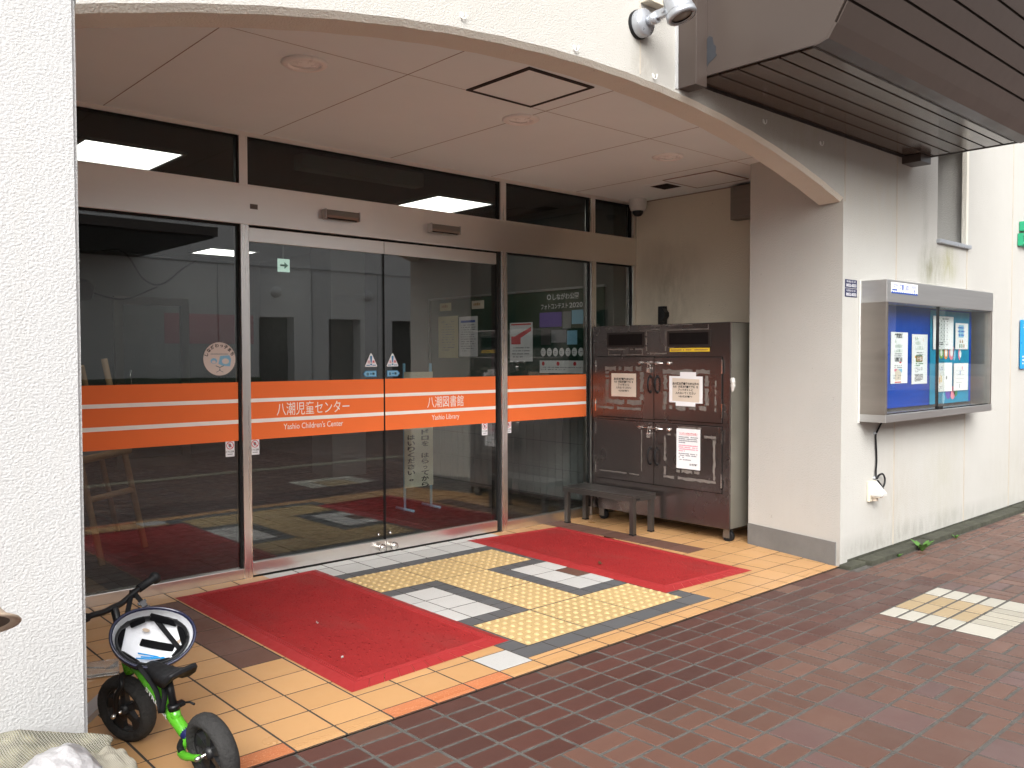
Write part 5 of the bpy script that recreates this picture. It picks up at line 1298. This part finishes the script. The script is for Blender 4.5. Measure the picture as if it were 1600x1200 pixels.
p.text("しながわ公園", .18, .70, .062, "paper_white", 2, width=.34, bold=.015); p.text("フォトコンテスト", .02, .615, .058, "paper_white", 2, width=.36, bold=.015); p.text("2020", .40, .615, .065, "paper_white", 2, width=.17, bold=.015); p.ring(.13, .725, .018, .026, "paper_white", 2)
for a0, b0, a1, b1, m_ in ((.0, .44, .3, .58, "ink_purple"), (.31, .42, .42, .58, "ink_grey"), (.43, .46, .6, .59, "ink_skyblue"), (.02, .27, .15, .42, "inner_dark"), (.16, .29, .36, .41, "ink_grey"), (.37, .27, .5, .40, "ink_skyblue")): p.rect(a0, b0, a1, b1, m_)
for i in range(7): p.disc(.05 + i * .083, .2, .034, "paper_white", 2, .04); p.lines(.028 + i * .083, .075 + i * .083, .2, .015, 2, .008, "ink_grey", 3, i, .8)
p.rect(.0, .0, .6, .12, "paper_white", 1); p.lines(.02, .58, .05, .02, 2, .01, "ink_grey", 2, 55, .6); [p.disc(a, .09, .02, "ink_red", 2) for a in (.05, .25, .47)]
tag(p.done("contest_poster"), "dark green photo contest poster beside the cabinet, seen through the glass", "poster")
for y, m_, lab in ((7.60, "paper_yellow", "small yellow card high on the green lobby board"), (7.05, "paper_cream", "small pale card high on the green lobby board")):
    p = Panel((nbx - .001, y, 1.86), 'left'); p.sheet(.2, .085, m_, .001); p.lines(.03, .17, .035, .02, 1, .03, "ink_brown", 2, 57, 1, 1); tag(p.done("board_card"), lab, "notice", "cards on the lobby notice board")
t = thing("sign_stand", "paper sign on a blue legged stand behind the right door", "sign stand", (4.53, 6.22, 0))
sp = Panel((4.372, 6.215, .205)); sp.sheet(.312, 1.02, "paper_sign", .003)
for s_, x_, zt in (("ドロを はらってから", .222, .515), ("はいりください。", .072, .475)):
    for i, ch in enumerate(s_):
        if ch != " ": sp.text(ch, x_, zt - .052 * i - .05, .05, "ink_black", 2, width=.05 if ch in "。っ" else .082, bold=.03, align='c')
sp.done("sign_face", t)
for x in (4.385, 4.672):
    bm = NB(); tube(bm, [(x, 6.23, 0.004), (x, 6.23, 1.3)], .012, 10); tube(bm, [(x, 6.10, .016), (x, 6.36, .016)], .012, 10); obj("stand_leg", bm, "ink_skyblue", t)
t = thing("wooden_easel", "wooden easel holding a white board behind the left glass pane", "easel", (1.95, 6.2, 0))
bm = NB()
tube(bm, [(1.78, 5.94, .004), (1.60, 6.18, 1.35)], .022, 8); obj("easel_leg", bm, "wood_easel", t)
bm = NB(); tube(bm, [(2.18, 6.30, .004), (1.96, 6.42, 1.35)], .022, 8); obj("easel_leg", bm, "wood_easel", t)
bm = NB(); tube(bm, [(2.22, 7.02, .004), (1.82, 6.45, 1.3)], .02, 8); obj("easel_leg", bm, "wood_easel", t)
bm = NB(); tube(bm, [(1.70, 6.03, .42), (2.10, 6.33, .42)], .022, 8); tube(bm, [(1.62, 6.02, .68), (2.10, 6.36, .70)], .026, 8); obj("easel_rail", bm, "wood_easel", t)
bm = NB(); q = [Vector((1.60, 6.00, .71)), Vector((2.05, 6.33, .71)), Vector((1.97, 6.44, 1.12)), Vector((1.52, 6.11, 1.12))]; ex = Vector((-.59, .81, 0)) * .012
A = [bm.verts.new(v) for v in q]; B = [bm.verts.new(v + ex) for v in q]
fs = [bm.faces.new(A), bm.faces.new(B[::-1])] + [bm.faces.new((A[i], B[i], B[(i + 1) % 4], A[(i + 1) % 4])) for i in range(4)]; bmesh.ops.recalc_face_normals(bm, faces=fs)
one("easel_board", bm, "inner_white", "white board resting on the wooden easel", "board", loc=(1.8, 6.2, .71))
t = thing("exit_sign", "green arrow exit sign hanging inside the lobby", "exit sign", (4.16, 8.0, 2.28))
p = Panel((4.10, 8.0, 2.215)); p.sheet(.13, .13, "exit_glow", .01)
p.poly([(.025, .055), (.07, .055), (.07, .03), (.112, .065), (.07, .10), (.07, .075), (.025, .075)], "sign_green", 2); p.done("sign_face", t)
bm = NB(); tube(bm, [(4.165, 8.005, 2.345), (4.165, 8.005, 2.76)], .006, 8); obj("hanger_rod", bm, "inner_white", t)
t = thing("hanging_speaker", "black speaker with drooping cables hanging in the lobby at left", "speaker", (2.7, 9.6, 2.1))
bm = NB(); tube(bm, [(2.55, 9.55, 2.10), (2.72, 9.48, 2.04), (2.80, 9.45, 2.02)], [.10, .12, .07], 14); obj("speaker_body", bm, "plastic_black", t)  # body of the hanging speaker, gives no light
bm = NB(); tube(bm, [(2.66, 9.5, 2.12), (2.66, 9.5, 2.45)], .012, 8); tube(bm, [(2.2, 9.5, 2.45), (4.6, 9.5, 2.45)], .018, 8); obj("speaker_bar", bm, "inner_dark", t)
bm = NB(); tube(bm, curve_pts([(2.8, 9.5, 2.44), (3.1, 9.48, 2.47), (3.3, 9.48, 2.2), (3.5, 9.48, 2.15), (3.75, 9.48, 2.35), (3.9, 9.5, 2.44)], 6), .011, 6); tube(bm, curve_pts([(2.75, 9.45, 2.03), (3.1, 9.46, 1.97), (3.45, 9.47, 2.12)], 6), .010, 6); obj("speaker_cable", bm, "plastic_black", t)
t = thing("inner_glass_door", "dark framed glass door deep in the lobby behind the left pane", "door", (3.9, 10.9, 0))
bm = NB()
for a in ((3.45, 3.55, 0, 2.1), (4.25, 4.35, 0, 2.1), (3.55, 4.25, 2.0, 2.1), (3.55, 4.25, 0, .12)): bx(bm, a[0], a[1], 10.88, 10.94, a[2], a[3])
obj("door_frame", bm, "steel_case_side", t)
bm = NB(); bx(bm, 3.55, 4.25, 10.9, 10.906, .12, 2.0); obj("glass_pane", bm, "glass_case", t)
bm = NB(); tube(bm, [(3.62, 10.85, .9), (3.62, 10.85, 1.2)], .012, 8); obj("door_handle", bm, "chrome", t)
p = Panel((4.45, 11.99, 1.55)); p.sheet(1.3, .42, "red_cloth", .004); tag(p.done("red_banner"), "deep red banner on the far lobby wall", "banner")

# ================================================================== ACROSS THE STREET (seen only as reflection in the glass)
OY = -10.0
opp = thing("opposite_building", "pale building with dark doorways facing the entrance across the paving", "building", (16, OY, 0))
ds = [(9.75, 10.7), (11.7, 12.65), (13.7, 14.65), (16.2, 17.2), (19.2, 20.2)]
bm = NB(); xs = [-14] + [v for d in ds for v in d] + [34]
for i in range(0, len(xs), 2): bx(bm, xs[i], xs[i + 1], OY - .5, OY, 0, 5.2)
for a, b in ds: bx(bm, a, b, OY - .5, OY, 2.36, 5.2)
obj("wall", bm, "opp_wall", opp)
bm = NB()
for a, b in ds: bx(bm, a, b, OY - .5, OY - .35, 0, 2.36)
obj("doorway", bm, "opp_door", opp)
bm = NB(); bx(bm, -14, 34, OY, OY + .02, 3.60, 3.63); [bx(bm, x, x + .02, OY, OY + .015, 0, 3.6) for x in (8.7, 11.2, 13.2, 15.4)]; obj("wall_joint", bm, "opp_joint", opp)
for x in (10.2, 12.9):
    bm = NB(); lathe(bm, [(0, .12), (.1, .1), (.14, .03), (.14, 0), (0, 0)], 16, axis_to((0, 1, -.3), (x, OY + .02, 3.0))); obj("wall_lamp", bm, "opp_wall", opp)
t = thing("far_canopy", "dark slatted canopy roof across the paving, reflected in the left pane", "canopy", (2, -7, 3.6))
bm = NB()
for i in range(36): bx(bm, -4, 6.85, -10 + i * .115, -10 + i * .115 + .105, 3.6, 3.62)
obj("slats", bm, "canopy_dark", t)
bm = NB(); bx(bm, -4, 6.9, -10.05, -5.8, 3.63, 3.8); obj("roof_deck", bm, "canopy_brown", t)
for x in (-2, 3.2):
    bm = NB(); bx(bm, x, x + .2, -9.6, -9.4, 0, 3.6); obj("post", bm, "canopy_brown", t)
t = thing("clipped_hedge", "low clipped hedge across the paving, reflected in the glass", "hedge", (2, -9.2, 0))
bm = NB(); bx(bm, -8, 9.2, -9.4, -8.7, 0, .85); bmesh.ops.subdivide_edges(bm, edges=bm.edges[:], cuts=12, use_grid_fill=True)
rg = random.Random(5)
for v in bm.verts: v.co += Vector((rg.uniform(-.06, .06), rg.uniform(-.08, .08), rg.uniform(-.08, .06) if v.co.z > .1 else 0))
obj("foliage", bm, "hedge", t)
